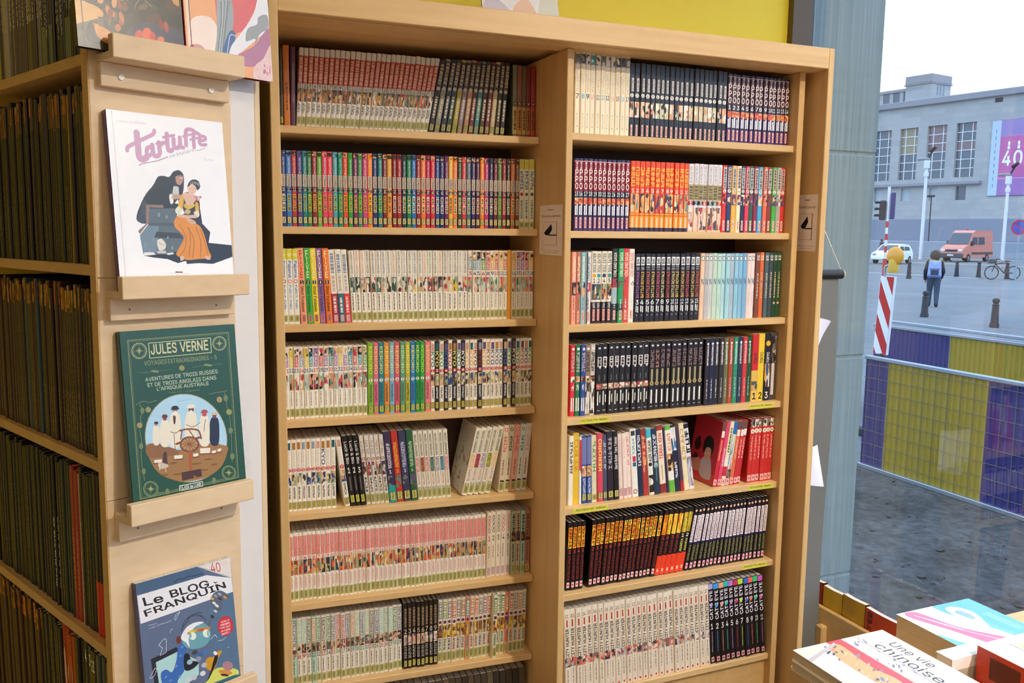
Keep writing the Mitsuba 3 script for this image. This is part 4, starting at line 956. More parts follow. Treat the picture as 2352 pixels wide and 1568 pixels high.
# first shown album: white cover, pink lettering, a dark figure leaning over a seated woman in an orange gown
h1, w1, vis = .298, .2065, .0255
A = Art(w1, h1, '#eef0f4')
def visible(A, tl, tr, br, bl, low):
    hh = A.h; A.h = hh - low
    A.corners(tl, tr, br, bl); A.h = hh
    S = np.array([[1, 0, 0], [0, 1, low], [0, 0, 1.0]]); A.H = S @ A.H
visible(A, (45, 48), (1075, 187), (1182, 1493), (168, 1515), vis)
K = '#22272c'
A.poly([(385, 1340), (470, 1355), (600, 1370), (690, 1405), (760, 1385), (770, 1412), (880, 1405), (1000, 1412), (1170, 1350), (1170, 1250), (960, 1228), (880, 1210), (560, 1300)], '#1d2330')
A.poly([(690, 1000), (880, 905), (905, 1060), (975, 1135), (960, 1230), (700, 1240)], '#2a2338')
A.poly([(320, 1020), (385, 830), (470, 720), (510, 650), (560, 640), (610, 650), (650, 605), (700, 595), (740, 640), (740, 730), (720, 800), (700, 900), (660, 1010), (500, 1010), (440, 1060)], K, True)
A.poly([(320, 1020), (390, 850), (430, 900), (420, 1010), (370, 1060)], '#33424c')
A.poly([(405, 890), (560, 895), (560, 920), (440, 915), (435, 1050), (400, 1085), (350, 1150), (335, 1120), (405, 1060)], '#8a6e66')
A.poly([(435, 925), (660, 925), (740, 1190), (690, 1300), (590, 1330), (380, 1320), (350, 1160), (430, 1060)], '#58656f')
A.poly([(350, 1160), (440, 1060), (520, 1080), (500, 1310), (380, 1325)], '#6d8394')
A.poly([(430, 1050), (690, 1055), (700, 1085), (430, 1075)], '#48525c')
A.poly([(500, 1130), (700, 1140), (740, 1190), (480, 1180)], '#343a42')
for x, y, r in [(400, 1240, 9), (470, 1200, 11), (440, 1290, 8), (520, 980, 12), (590, 1000, 10), (640, 1270, 10), (600, 1180, 8)]: A.ell(x, y, r, r * 1.6, '#7d8d98')
A.poly([(505, 1210), (540, 1190), (565, 1210), (585, 1245), (570, 1285), (520, 1290)], '#d9d3cc', True)
A.line([(520, 1225), (545, 1240), (575, 1250)], .0006, '#4a4646')
A.poly([(500, 1300), (580, 1295), (590, 1320), (510, 1320)], '#b8bcbc')
A.poly([(385, 1310), (470, 1310), (495, 1330), (395, 1340)], '#e4e4e4'); A.poly([(590, 1320), (640, 1310), (660, 1325), (600, 1335)], '#d8d8d6')
A.poly([(648, 640), (690, 600), (735, 630), (742, 720), (730, 800), (705, 790), (700, 720), (660, 720)], '#2c2f36', True)
A.poly([(672, 645), (730, 640), (738, 670), (718, 715), (690, 720), (672, 690)], '#b28a78', True)
A.ell(715, 660, 12, 5, '#d8d4d0'); A.line([(690, 650), (735, 648)], .0005, '#3a3434')
A.poly([(650, 730), (695, 735), (700, 800), (660, 830), (640, 790)], '#c3c4c6')
A.poly([(612, 815), (640, 800), (650, 870), (625, 885)], '#e2e4e0', True)
A.poly([(640, 815), (690, 800), (715, 815), (700, 840), (645, 845)], '#c09a86', True)
A.poly([(660, 880), (690, 845), (700, 890)], '#eef0f0')
D = '#d98a2c'
A.poly([(655, 1040), (690, 990), (760, 985), (830, 1050), (880, 1080), (920, 1150), (960, 1290), (985, 1350), (940, 1365), (870, 1370), (780, 1378), (720, 1360), (675, 1330), (690, 1290), (740, 1190), (715, 1140), (665, 1090)], D, True)
for p in ([(700, 1060), (760, 1180), (750, 1280), (710, 1340)], [(770, 1080), (830, 1200), (820, 1360)], [(850, 1090), (890, 1220), (890, 1355)], [(890, 1110), (930, 1230), (955, 1330)], [(790, 1100), (800, 1220), (785, 1350)]): A.line(p, .0008, '#6a3c14')
A.poly([(730, 905), (740, 800), (800, 790), (870, 850), (880, 930), (830, 985), (760, 980)], '#3c2a2a', True)
A.poly([(735, 800), (700, 850), (690, 930), (720, 950), (740, 880)], '#d8a83a', True); A.poly([(845, 870), (870, 890), (875, 960), (845, 960)], '#d8a83a', True)
A.poly([(745, 890), (800, 870), (840, 900), (800, 930), (755, 925)], '#d2b040', True); A.ell(775, 955, 28, 22, '#b8a878')
A.poly([(735, 800), (770, 790), (840, 810), (850, 850), (800, 900), (760, 880)], '#d6b29c', True)
A.poly([(775, 735), (820, 710), (850, 740), (845, 790), (800, 805), (778, 780)], '#dcb8a4', True)
A.line([(800, 755), (812, 752)], .0005, '#33302c'); A.line([(826, 757), (838, 760)], .0005, '#33302c'); A.line([(808, 785), (824, 788)], .0005, '#a05048')
A.poly([(772, 740), (790, 695), (825, 675), (870, 690), (885, 740), (860, 770), (845, 735), (810, 715)], '#2a2626', True)
for a in range(6): A.line([(800 + 14 * a, 690 + abs(a - 2) * 5), (806 + 14 * a, 712 + abs(a - 2) * 7)], .0009, '#d6d2cc', False)
A.ell(850, 830, 20, 12, '#c88a92'); A.ell(885, 830, 14, 12, '#c88a92'); A.ell(868, 852, 16, 9, '#d8a0a4')
A.poly([(668, 930), (700, 910), (725, 945), (700, 980), (672, 965)], '#dcdcc4', True); A.poly([(830, 960), (870, 950), (878, 990), (850, 1008)], '#dcdcc4', True)
A.poly([(695, 975), (740, 985), (850, 985), (850, 1010), (770, 1010), (700, 1000)], '#d6b29c', True); A.poly([(760, 1010), (830, 1030), (850, 1060), (800, 1060)], '#cfa890', True)
A.poly([(712, 1345), (740, 1345), (745, 1370), (715, 1385)], '#d8b49c', True); A.poly([(930, 1345), (970, 1350), (975, 1375), (940, 1370)], '#d8b49c', True)
PK = '#c69abc'
A.line([(238, 415), (245, 385), (320, 345), (420, 300), (470, 275), (480, 245)], .0066, PK)
A.line([(322, 260), (335, 380), (345, 470), (372, 495), (410, 480)], .0105, PK)
A.line([(455, 385), (420, 395), (412, 440), (430, 465), (462, 440)], .0068, PK); A.line([(462, 370), (470, 440), (490, 468), (520, 462)], .0080, PK)
A.line([(520, 350), (530, 440)], .0080, PK); A.line([(500, 360), (575, 345)], .0045, PK); A.line([(535, 380), (565, 352), (580, 362)], .0050, PK)
A.line([(590, 275), (600, 400), (620, 425), (640, 415)], .0078, PK); A.line([(560, 305), (655, 288)], .0045, PK)
A.line([(650, 320), (655, 385), (680, 400), (705, 385)], .0076, PK); A.line([(705, 310), (712, 385), (735, 398)], .0074, PK)
A.line([(830, 255), (790, 240), (758, 260), (762, 380)], .0070, PK); A.line([(735, 300), (820, 280)], .0040, PK)
A.line([(880, 290), (845, 270), (825, 295), (832, 395)], .0070, PK); A.line([(800, 330), (870, 312)], .0040, PK)
A.line([(880, 345), (930, 330), (920, 305), (890, 305), (875, 340), (890, 375), (935, 375)], .0056, PK)
A.line([(345, 545), (380, 530), (500, 510), (600, 475)], .0014, '#a07a98'); A.line([(845, 420), (880, 422), (930, 400)], .0009, '#a07a98')
A.text('de Molière', (618, 488), (835, 430), 32, '#b0a8b4', False); A.text('Tome 1', (915, 510), (1003, 520), 22, '#c2bec4', False)
A.text('Fabien & Molière', (145, 165), (412, 192), 24, '#c6c8ce', False)
A.poly([(668, 1478), (732, 1480), (732, 1489), (668, 1489)], '#7a2c34'); A.line([(620, 1492), (785, 1494)], .0004, '#9a9a9a', False)
shown_album('hardcover_album', 'white album with pink script title, dark man and woman in orange gown', .0185, .0185 + w1, -.0812 - .0255, h1, .0135, A, '#eef0f4', spine='#4a2850')

# second: green album with gilt frame and a round picture of explorers
h2, w2 = .315, .2135
A = Art(w2, h2, '#1d4a38')
visible(A, (85, 115), (1010, 50), (1096, 1295), (190, 1525), vis)
G, GD = '#b8b98a', '#7d8558'
A.poly([(150, 185), (965, 115), (1040, 1300), (250, 1512)], '#1d4a38')
def ring(pts, wd, c):
    for k in range(len(pts)): A.line([pts[k], pts[(k + 1) % len(pts)]], wd, c, False)
ring([(153, 187), (963, 118), (1038, 1300), (250, 1510)], .0016, GD); ring([(165, 197), (953, 130), (1026, 1290), (262, 1496)], .0005, GD)
def rose(x, y, r, c=G):
    A.ell(x, y, r, r * 1.06, c); A.ell(x, y, r * .86, r * .92, '#1d4a38'); A.ell(x, y, r * .78, r * .84, GD); A.ell(x, y, r * .72, r * .78, '#1d4a38')
    for a in range(24):
        q = a * math.pi / 12; A.line([(x + r * .88 * math.cos(q), y + r * .94 * math.sin(q)), (x + r * .98 * math.cos(q), y + r * 1.04 * math.sin(q))], .0009, '#1d4a38', False)
    for a in range(8):
        q = a * math.pi / 4; L = .62 if a % 2 == 0 else .42
        A.poly([(x + r * L * math.cos(q), y + r * L * math.sin(q)), (x + r * .14 * math.cos(q + .5), y + r * .14 * math.sin(q + .5)), (x, y), (x + r * .14 * math.cos(q - .5), y + r * .14 * math.sin(q - .5))], '#b8a860' if a % 2 == 0 else '#8f9468')
rose(247, 272, 64); rose(892, 208, 56); rose(335, 1420, 62, '#8f9a70'); rose(962, 1265, 56, '#8f9a70')
A.poly([(320, 205), (825, 160), (832, 285), (330, 336)], G); A.poly([(327, 211), (819, 167), (825, 279), (337, 329)], '#1d4a38')
A.text('JULES', (345, 305), (556, 285), 88, '#c9c497'); A.text('VERNE', (580, 280), (806, 262), 84, '#c9c497')
A.text('VOYAGES', (288, 396), (472, 377), 40, GD); A.text('EXTRAORDINAIRES - 5', (482, 376), (872, 338), 38, GD)
A.line([(245, 455), (340, 447), (440, 436), (508, 425)], .0005, GD); A.ell(375, 441, 34, 10, GD, 6); A.ell(592, 412, 22, 23, '#8d8a50'); A.line([(675, 405), (780, 390), (915, 375)], .0005, GD); A.ell(800, 386, 34, 10, GD, 6)
A.text('AVENTURES DE TROIS RUSSES', (297, 528), (880, 452), 34, '#a9b39a'); A.text('ET DE TROIS ANGLAIS DANS', (315, 574), (868, 503), 34, '#a9b39a'); A.text("L'AFRIQUE AUSTRALE", (392, 606), (808, 552), 34, '#a9b39a')
A.text('Tome 1/2 - Logistique', (484, 626), (735, 598), 15, GD, False)
for P_ in ([(220, 720), (280, 690), (330, 700), (390, 680)], [(250, 720), (270, 770), (255, 830), (262, 880)], [(248, 930), (262, 1040), (258, 1150), (270, 1260), (285, 1350)], [(810, 625), (870, 610), (930, 600), (955, 590)], [(930, 610), (945, 660), (950, 720), (965, 760)], [(970, 800), (982, 920), (985, 1040), (990, 1180)], [(390, 1450), (470, 1440), (560, 1412)], [(760, 1360), (840, 1340), (920, 1318)]): A.line(P_, .0010, GD)
for x, y in [(258, 1065), (278, 1275), (978, 920), (990, 1130), (470, 1438), (845, 1335), (270, 770), (940, 655)]: A.ell(x, y, 17, 26, '#6f7c54')
for x, y, c in [(318, 760, '#8f9468'), (248, 892, '#a08a5a'), (890, 668, '#a08a5a'), (966, 768, '#8f9450')]: A.ell(x, y, 22, 24, c)
A.ell(620, 990, 332, 368, '#8a8450', -7, 44); A.ell(620, 990, 326, 362, '#a9cfe4', -7, 44)
def E(pts, c, sm=True): A.poly(pts, c, sm)
E([(300, 1065), (380, 1040), (480, 1070), (560, 1090), (760, 1030), (940, 1045), (950, 1100), (900, 1220), (780, 1310), (600, 1350), (440, 1310), (350, 1220)], '#9a7140')
E([(300, 1065), (390, 1040), (470, 1062), (560, 1095), (540, 1130), (330, 1160)], '#8a5f3c')
for x, y, w_ in [(420, 1230, 40), (520, 1200, 30), (700, 1200, 50), (800, 1160, 36), (560, 1290, 50), (450, 1300, 30), (850, 1200, 30), (760, 1250, 40)]: A.ell(x, y, w_, 7, '#7a5426', -8)
C1 = '#e2dcc8'
def man(x, top, s, coat, hat, face='#b87a5a', skirt=True):
    E([(x - 30 * s, top + 62 * s), (x, top + 52 * s), (x + 32 * s, top + 62 * s), (x + 44 * s, top + 150 * s), (x + 34 * s, top + 300 * s), (x - 34 * s, top + 300 * s), (x - 48 * s, top + 160 * s)], coat)
    A.ell(x, top + 34 * s, 19 * s, 24 * s, face); A.ell(x, top + 12 * s, 26 * s, 16 * s, hat, -5); A.ell(x, top + 22 * s, 34 * s, 6 * s, hat, -5)
man(382, 860, .62, C1, '#23263c'); man(452, 800, .85, C1, '#6a2c34', '#8a3c3a'); man(850, 770, .88, '#262a40', '#c8b8a0', '#7a4438'); man(770, 755, .95, C1, '#a84a48', '#c04a3c'); man(535, 728, 1.1, C1, '#23263c', '#b88068'); man(665, 712, 1.12, C1, '#e4dcc8', '#6a3c34')
A.ell(538, 785, 22, 16, '#e8e4dc'); A.ell(665, 770, 12, 12, '#e8e4dc')
E([(520, 810), (540, 815), (536, 870), (524, 872)], '#5a3430'); A.line([(625, 880), (680, 895), (735, 860)], .0014, '#8a8474'); A.line([(780, 830), (765, 930)], .0010, '#4a3a30'); A.line([(500, 940), (540, 950), (580, 920)], .0016, '#8a7a6a'); A.line([(525, 960), (535, 1080)], .0010, '#5a4a3a')
R_ = '#8a4a2c'
A.line([(545, 1040), (600, 1020), (740, 980)], .0040, R_)
A.ell(650, 1040, 80, 66, '#7a4028', -8); A.ell(650, 1040, 66, 52, '#a8885a', -8)
for q in range(6): A.line([(650 + 72 * math.cos(q * .52), 1040 + 58 * math.sin(q * .52)), (650 - 72 * math.cos(q * .52), 1040 - 58 * math.sin(q * .52))], .0012, R_, False)
A.line([(575, 930), (640, 915), (720, 925), (745, 990)], .0030, R_); A.line([(590, 930), (580, 1000)], .0022, R_); A.line([(640, 915), (700, 1000)], .0018, R_)
E([(640, 1090), (668, 1090), (672, 1260), (648, 1260)], '#a8582c', False); A.poly([(585, 1275), (740, 1240), (750, 1300), (590, 1345)], '#4a2c2c'); A.poly([(680, 1300), (700, 1296), (705, 1320), (685, 1325)], '#8a6a40')
for x, y, w_, h_ in [(775, 1092, 84, 40), (560, 1150, 70, 26), (700, 1130, 44, 22), (845, 1100, 36, 18), (888, 1085, 32, 20), (395, 1190, 66, 22)]: A.poly([(x - w_ / 2, y - h_ / 2), (x + w_ / 2, y - h_ / 2 - 8), (x + w_ / 2 - 4, y + h_ / 2 - 4), (x - w_ / 2 + 4, y + h_ / 2 + 4)], '#e6e0d0'); A.line([(x - w_ / 2, y + h_ / 2 + 8), (x + w_ / 2, y + h_ / 2)], .0022, '#7a3c38', False)
E([(440, 1120), (465, 1110), (470, 1180), (480, 1230), (455, 1245), (435, 1190)], '#4a3430'); E([(400, 1200), (470, 1210), (475, 1235), (410, 1250)], '#c8b8a4'); A.line([(405, 1210), (410, 1260)], .0012, '#d8ccb8'); A.line([(455, 1240), (460, 1275)], .0012, '#d8ccb8')
A.line([(550, 690), (670, 668)], .0005, '#7a9ab0')
A.poly([(565, 1385), (755, 1340), (757, 1385), (568, 1432)], '#c9d0c0'); A.poly([(571, 1391), (749, 1348), (751, 1381), (574, 1424)], '#173a2c'); A.text('CLAIR de LUNE', (580, 1420), (745, 1380), 26, '#e4e8e0')
shown_album('hardcover_album', 'green album with gilt frame and round picture of explorers', .0265, .0265 + w2, -.4659 - .0255, h2, .0155, A, '#1d4a38', spine='#16382b', cover2='#2a5a48')

# third: blue-grey soft album with a white title band and a cartoon
h3, w3 = .252, .182
A = Art(w3, h3, '#5c6b88')
visible(A, (75, 412), (1145, 90), (1196, 1400), (140, 1735), vis)
A.poly([(860, 700), (1160, 480), (1200, 1430), (900, 1500)], '#54708e', True)
A.poly([(75, 412), (750, 205), (855, 300), (90, 525)], '#46607f')
A.poly([(85, 535), (855, 300), (1150, 325), (1160, 480), (110, 832)], '#e2e2e6')
A.poly([(755, 208), (1145, 90), (1152, 330)], '#dcd6d0'); A.line([(770, 212), (930, 250), (1150, 325)], .0012, '#a8a4a0')
A.text('40', (915, 268), (1030, 255), 105, '#b8343c', False); A.text('ANS', (1040, 190), (1120, 165), 44, '#d8c0bc', False)
I = '#26242a'
A.text('Le', (158, 648), (372, 598), 92, I); A.text('BLOG', (450, 558), (890, 430), 84, I); A.text('FRANQUIN', (168, 765), (1085, 440), 78, I); A.line([(940, 375), (955, 385), (972, 375)], .0018, I)
A.line([(495, 385), (540, 350), (600, 345), (640, 320), (720, 310), (815, 280)], .0014, '#2c3648')
A.text('Scénario', (195, 856), (285, 832), 14, '#c4c8d4', False); A.text('Les éditions', (200, 888), (440, 806), 16, '#c4c8d4', False)
A.ell(1048, 865, 92, 112, '#b8323e', 12, 30); A.ell(1048, 865, 84, 104, '#c43a44', 12, 30)
for q, t in enumerate(['POUR LA', 'PREMIERE', 'FOIS TOUT', 'UN ALBUM', 'INEDIT !']): A.text(t, (985 + abs(q - 2) * 8, 835 + q * 34), (1112 - abs(q - 2) * 6, 805 + q * 34), 20, '#f0dcdc')
# a cartoon diver at a bright screen, papers flying about
A.poly([(200, 1205), (480, 1085), (520, 1140), (300, 1240), (300, 1600), (240, 1600)], '#2a2c38')
A.poly([(250, 1240), (500, 1130), (720, 1240), (715, 1390), (420, 1600), (290, 1600)], '#a9d0d2')
A.poly([(300, 1360), (360, 1320), (420, 1350), (470, 1240), (500, 1090), (560, 1040), (590, 1100), (560, 1200), (560, 1330), (480, 1440), (460, 1540), (360, 1540), (310, 1470)], '#3a68b0', True)
for x, y in [(350, 1400), (400, 1440), (470, 1290), (520, 1180), (540, 1090), (500, 1400), (440, 1480), (370, 1480)]: A.ell(x, y, 13, 16, '#6a94cc', 20); A.line([(x - 14, y - 18), (x + 6, y + 16)], .0006, '#1f3a78', False)
A.poly([(560, 1180), (610, 1160), (640, 1230), (720, 1260), (640, 1330), (560, 1330)], '#20242e', True)
A.poly([(540, 1000), (560, 940), (640, 860), (740, 820), (830, 850), (870, 930), (860, 1010), (800, 1080), (700, 1110), (610, 1100), (560, 1060)], '#6aa0ac', True)
A.poly([(535, 990), (560, 930), (620, 860), (720, 818), (800, 822), (700, 870), (640, 940), (620, 1010), (625, 1090), (590, 1040), (560, 1020)], '#e4e6ea', True)
A.line([(620, 940), (720, 905), (860, 890)], .0046, '#d8842c'); A.line([(640, 920), (690, 915)], .0040, '#d8c040'); A.line([(740, 908), (790, 905)], .0040, '#c8542c')
A.ell(665, 970, 42, 42, '#dfe8dc', -10); A.ell(820, 945, 38, 44, '#dfe8dc', -10); A.ell(640, 965, 14, 30, '#7ab0b4'); A.ell(840, 945, 12, 30, '#7ab0b4')
A.ell(508, 1010, 28, 44, '#6a3a34', 10)
for p in ([(545, 900), (590, 800), (700, 730), (800, 760)], [(560, 880), (640, 770), (740, 750), (830, 800)], [(540, 930), (570, 850), (640, 800)], [(620, 780), (720, 720), (780, 715)]): A.line(p, .0012, '#3a4050')
A.poly([(885, 590), (930, 500), (1000, 470), (1060, 490), (1120, 540), (1040, 580), (1010, 680), (920, 740), (880, 830), (840, 860), (860, 790), (920, 700)], '#5a6474', True)
for x, y, c in [(950, 530, '#8a92a0'), (1000, 560, '#3a3e48'), (1060, 545, '#c88a3c'), (910, 560, '#c8a03c'), (960, 640, '#d8dce4'), (940, 700, '#b8c0cc'), (900, 760, '#2c3444'), (1000, 510, '#9aa2b0'), (930, 610, '#d0d4dc')]: A.ell(x, y, 24, 15, c, 30)
A.poly([(780, 1300), (830, 1210), (900, 1200), (950, 1140), (990, 1150), (940, 1230), (900, 1330), (800, 1480), (860, 1380)], '#c8922c', True)
A.poly([(930, 1150), (940, 1220), (890, 1330), (790, 1490), (850, 1360), (890, 1240)], '#22201e', True); A.ell(915, 1165, 26, 20, '#e4e4e4', 40)
A.poly([(600, 1600), (800, 1470), (920, 1330), (1150, 1350), (1150, 1430), (900, 1520), (700, 1600)], '#c9cf66', True)
A.poly([(800, 1520), (1000, 1450), (1150, 1410), (1140, 1440), (950, 1510)], '#3a6a78', True)
A.ell(1050, 1310, 62, 52, '#a87a8a', 15); A.ell(1020, 1380, 80, 26, '#c88a3a', 10); A.ell(1010, 1410, 50, 14, '#4a3434', 10)
for x, y, c in [(740, 1180, '#3a62a0'), (800, 1150, '#4a72b0'), (680, 1150, '#3a4858'), (720, 1220, '#8a94a0'), (780, 1290, '#aeb4bc'), (760, 1380, '#d0d4d8'), (620, 1250, '#9ab8cc'), (600, 1440, '#c4ccd0'), (660, 1420, '#b8c0c8'), (560, 1500, '#c8d0d4')]: A.ell(x, y, 34, 26, c, -30)
for P_ in ([(290, 1060), (350, 990), (375, 1000), (365, 1140), (300, 1170), (330, 1090), (290, 1060)], [(180, 1400), (240, 1300), (260, 1310), (230, 1380), (190, 1410)], [(470, 790), (490, 740), (540, 700), (480, 800)], [(420, 930), (430, 895), (450, 890)], [(870, 1010), (920, 960), (945, 990)], [(950, 1030), (1010, 1020), (1050, 990)], [(1060, 1110), (1080, 1100)]): A.line(P_, .0009, '#c8ccd8', False)
k = shown_album('softcover_album', 'blue-grey soft album with white title band and red round sticker', .0375, .0375 + w3, -.851 - .0255, h3, .014, A, '#56678a', spine='#3a3458', soft=True)

# the two on the top ledge
h4, w4 = .27, .176
A = Art(w4, h4, '#3c3a2c')
visible(A, (-40, -760), (1190, -900), (1262, 520), (20, 445), .012)
rr = random.Random(3)
for _ in range(60):
    x, y = rr.uniform(-40, 1250), rr.uniform(-900, 520)
    A.ell(x, y, rr.uniform(30, 140), rr.uniform(15, 60), pick(rr, ['#4a4636', '#35372e', '#524a38', '#4c3a2c', '#3c4038']), rr.uniform(-40, 40), 12)
A.poly([(0, 180), (120, 175), (250, 210), (270, 260), (160, 300), (60, 330), (0, 330)], '#c8964a', True); A.poly([(180, 320), (400, 400), (400, 480), (280, 460), (200, 400)], '#c8863c', True)
for _ in range(26): A.ell(rr.uniform(230, 560), rr.uniform(-60, 340), rr.uniform(14, 34), rr.uniform(22, 50), pick(rr, ['#a8603c', '#8a4a30', '#b87848', '#7a5a40', '#c8905a', '#5a4a3a']), rr.uniform(-30, 30), 12)
A.poly([(100, 380), (160, 300), (200, 420), (230, 470), (120, 460)], '#1d2024', True)
A.poly([(560, 320), (800, 250), (1200, 290), (1250, 520), (600, 420)], '#474654', True)
for x, y, a_, b_, c in [(660, 370, 50, 40, '#c8563c'), (760, 360, 60, 60, '#d8604a'), (830, 380, 40, 50, '#c84a3c'), (930, 400, 50, 40, '#d87a60'), (1190, 450, 50, 36, '#e0a048'), (940, 250, 30, 50, '#8a3a2c'), (1010, 270, 30, 50, '#a84838'), (850, 210, 90, 40, '#5a4030'), (720, 130, 60, 24, '#6a5a44')]: A.ell(x, y, a_, b_, c, -15)
A.line([(620, 155), (650, 100), (720, 60), (830, 115)], .0012, '#8a8268'); A.poly([(1100, -30), (1190, -20), (1200, 60), (1120, 40)], '#c8924a', True)
shown_album('hardcover_album', 'dark painted album of a fiery battle scene on the top ledge', -.0300, -.0300 + w4, .304 - .0255, h4, .012, A, '#2c1c1c', bfoot=.044, btop=.019)
h5, w5 = .278, .166
A = Art(w5, h5, '#e6a878')
visible(A, (1190, -900), (2230, -760), (2290, 890), (1270, 520), .004)
A.poly([(1215, -900), (1245, -900), (1330, 530), (1290, 525)], '#e8d4b8')
A.poly([(1600, -900), (2300, -900), (2290, 300), (2000, 300), (1760, 330), (1600, 300)], '#d86a70', True)
A.poly([(1300, 150), (1500, 130), (1600, 300), (1560, 600), (1320, 520)], '#ecdcd2', True); A.poly([(1300, 360), (1420, 380), (1490, 540), (1330, 530)], '#c89a98', True); A.poly([(1295, 350), (1330, 350), (1345, 535), (1305, 530)], '#9a3c34')
A.poly([(1600, -60), (1740, -60), (1780, 100), (1770, 260), (1700, 400), (1660, 540), (1540, 540), (1580, 300)], '#9aa4ac', True)
for q in range(6): A.line([(1640 + q * 20, 0), (1630 + q * 14, 200), (1580 + q * 14, 480)], .0016, ['#6c7880', '#b8c0c4', '#7c8890', '#aab4ba', '#66747e', '#8c98a0'][q])
A.poly([(1720, 300), (1800, 330), (1760, 480), (1730, 610), (1570, 580), (1600, 540)], '#4a6a98', True)
A.line([(1660, 575), (1700, 460), (1735, 330), (1820, 360)], .0020, '#a8c0dc')
A.poly([(1705, 540), (1740, 440), (1830, 360), (1950, 260), (2060, 130), (2120, 0), (2240, -40), (2260, 330), (2130, 400), (1950, 480), (1800, 540), (1720, 600)], '#e4e6ee', True)
A.poly([(1960, 300), (2090, 270), (2110, 200), (2240, 190), (2250, 330), (2110, 390), (2040, 560), (2000, 560), (2060, 420), (1930, 420)], '#9aa0a6', True)
A.poly([(1735, 590), (1800, 540), (2050, 480), (2130, 410), (2270, 340), (2280, 540), (2180, 640), (2040, 690), (1900, 660)], '#b07a98', True)
A.poly([(2040, 690), (2160, 640), (2290, 520), (2290, 890), (2030, 830)], '#e0c4c4', True)
for _ in range(16): A.ell(rr.uniform(2040, 2280), rr.uniform(680, 850), rr.uniform(10, 30), rr.uniform(10, 26), pick(rr, ['#d09098', '#f0dcd8', '#c07a84', '#e8b0b0']), 0, 10)
A.ell(1530, 530, 40, 14, '#e8d0bc', 15)
shown_album('hardcover_album', 'rose and white album with a grey-robed figure and flag', .1500, .1500 + w5, .304 - .0255 - .007, h5, .012, A, '#7a2426', bfoot=.0445, btop=.019)

# ---------------------------------------------------------------- notices, shelf labels, banner, curled papers
def decal(name, art, put3, parent=None, th=None, bsdf='print_flat', label=None):
    mb = MB(); art.build(mb, put3); v, f, c = mb.arr()
    return put(name, (v, f), bsdf, parent, color=c, label=label)


def notice(w, h, left=True):
    A = Art(w, h, '#ead9cb')
    A.text('Magasin', (w * .36, h * .885), (w * .62, h * .885), h * .035, '#4a3c34'); A.text('SOUS SURVEILLANCE VIDEO', (w * .08, h * .76), (w * .92, h * .76), h * .035, '#4a3c34')
    x0, x1, y0, y1 = w * .16, w * .76, h * .20, h * .66
    for p in ([(x0, y0), (x1, y0)], [(x0, y1), (x1, y1)], [(x0, y0), (x0, y1)]): A.line(p, .0007, '#6a5a4c', False)
    A.line([(x1, y0), (x1, y1)], .0022, '#23201e', False); A.line([(w * .42, h * .40), (x1, h * .40)], .0030, '#23201e', False)
    A.poly([(w * .20, h * .44), (w * .52, h * .62), (w * .57, h * .52), (w * .44, h * .41), (w * .30, h * .39)], '#1d1b1a')
    for q in range(2): A.text(['Pour votre securite ce magasin', 'est sous video surveillance'][q], (w * (.1 + .1 * q), h * (.08 - q * .04)), (w * (.9 - .1 * q), h * (.08 - q * .04)), h * .022, '#6a5a4c', False)
    return A


for x, y0, y1, z0, z1, lb in ((.6577, .070, .198, -.058, .063, 'beige camera notice taped to the divider between the two bays'), (1.3734, .012, .088, -.046, .103, 'beige camera notice on the inner face of the far side panel')):
    k = thing('camera_notice', lb, 'notice')
    hh = z1 - z0; ww = y1 - y0
    put('sheet', bbox(x - .0004, x - .00005, y0, y1, H + z0, H + z1), 'paper', k)
    decal('print', notice(ww, hh), lambda q: np.c_[np.full(len(q), x - .0006), y1 - q[:, 0], H + z0 + q[:, 1]], k)
LBL = [(3, 0.713, .085, 'left end'), (3, 1.225, .085, 'right end'), (4, 0.700, .10, 'left end'), (4, 1.236, .085, 'right end'), (5, 1.228, .085, 'right end')]
for row, x, w, e in LBL:
    A = Art(w, .0125, '#d6cf4e')
    A.text('¡ NOUVEAUTES  MANGA !', (w * .04, .0038), (w * .96, .0038), .0062, '#4a4428')
    k = thing('shelf_label', f'yellow handwritten strip on the {e} of the {SHELF[row]} shelf edge, right bay', 'label')
    put('strip', bbox(x, x + w, .0693, .0697, H + ZR[row] - .0150, H + ZR[row] - .0025), 'print_flat', k, color=np.tile(lin('#d6cf4e'), (36, 1)))
    decal('print', A, lambda q: np.c_[x + q[:, 0], np.full(len(q), .0691), H + ZR[row] - .0150 + q[:, 1]], k)

bs('banner_cloth', '#6c6d6a', .8); bs('black_wood', '#1f1814', .45); bs('rope', '#d8d4c8', .8); bs('cap_wood', '#d9c48a', .5); bs('white_paper', '#dcd9e6', .7)
k = thing('hanging_banner', 'grey cloth banner on a black rod hanging between bookcase and window', 'banner')
put('rod', cyl((1.397, .12, H - .113), (1.570, .12, H - .113), .0135, n=20), 'black_wood', k, smooth=40)
put('cap', cyl((1.570, .12, H - .113), (1.5755, .12, H - .113), .0115, n=20), 'cap_wood', k, smooth=40)
put('string', tube([(1.564, .118, H - .099), (1.487, .119, H + .03), (1.400, .12, H - .099)], .0014), 'rope', k)
v = []; zz = np.linspace(-.120, -1.30, 24)
for z in zz: v += [(1.398, .1195 + .004 * math.sin(z * 5), H + z), (1.562, .1195 + .006 * math.sin(z * 6 + 1), H + z)]
put('cloth', trimesh.Trimesh(v, [[2 * i, 2 * i + 1, 2 * i + 3] for i in range(23)] + [[2 * i, 2 * i + 3, 2 * i + 2] for i in range(23)], process=False), 'banner_cloth', k, smooth=True)
put('weight_rod', cyl((1.397, .12, H - 1.303), (1.568, .12, H - 1.303), .009, n=14), 'black_wood', k, smooth=40)
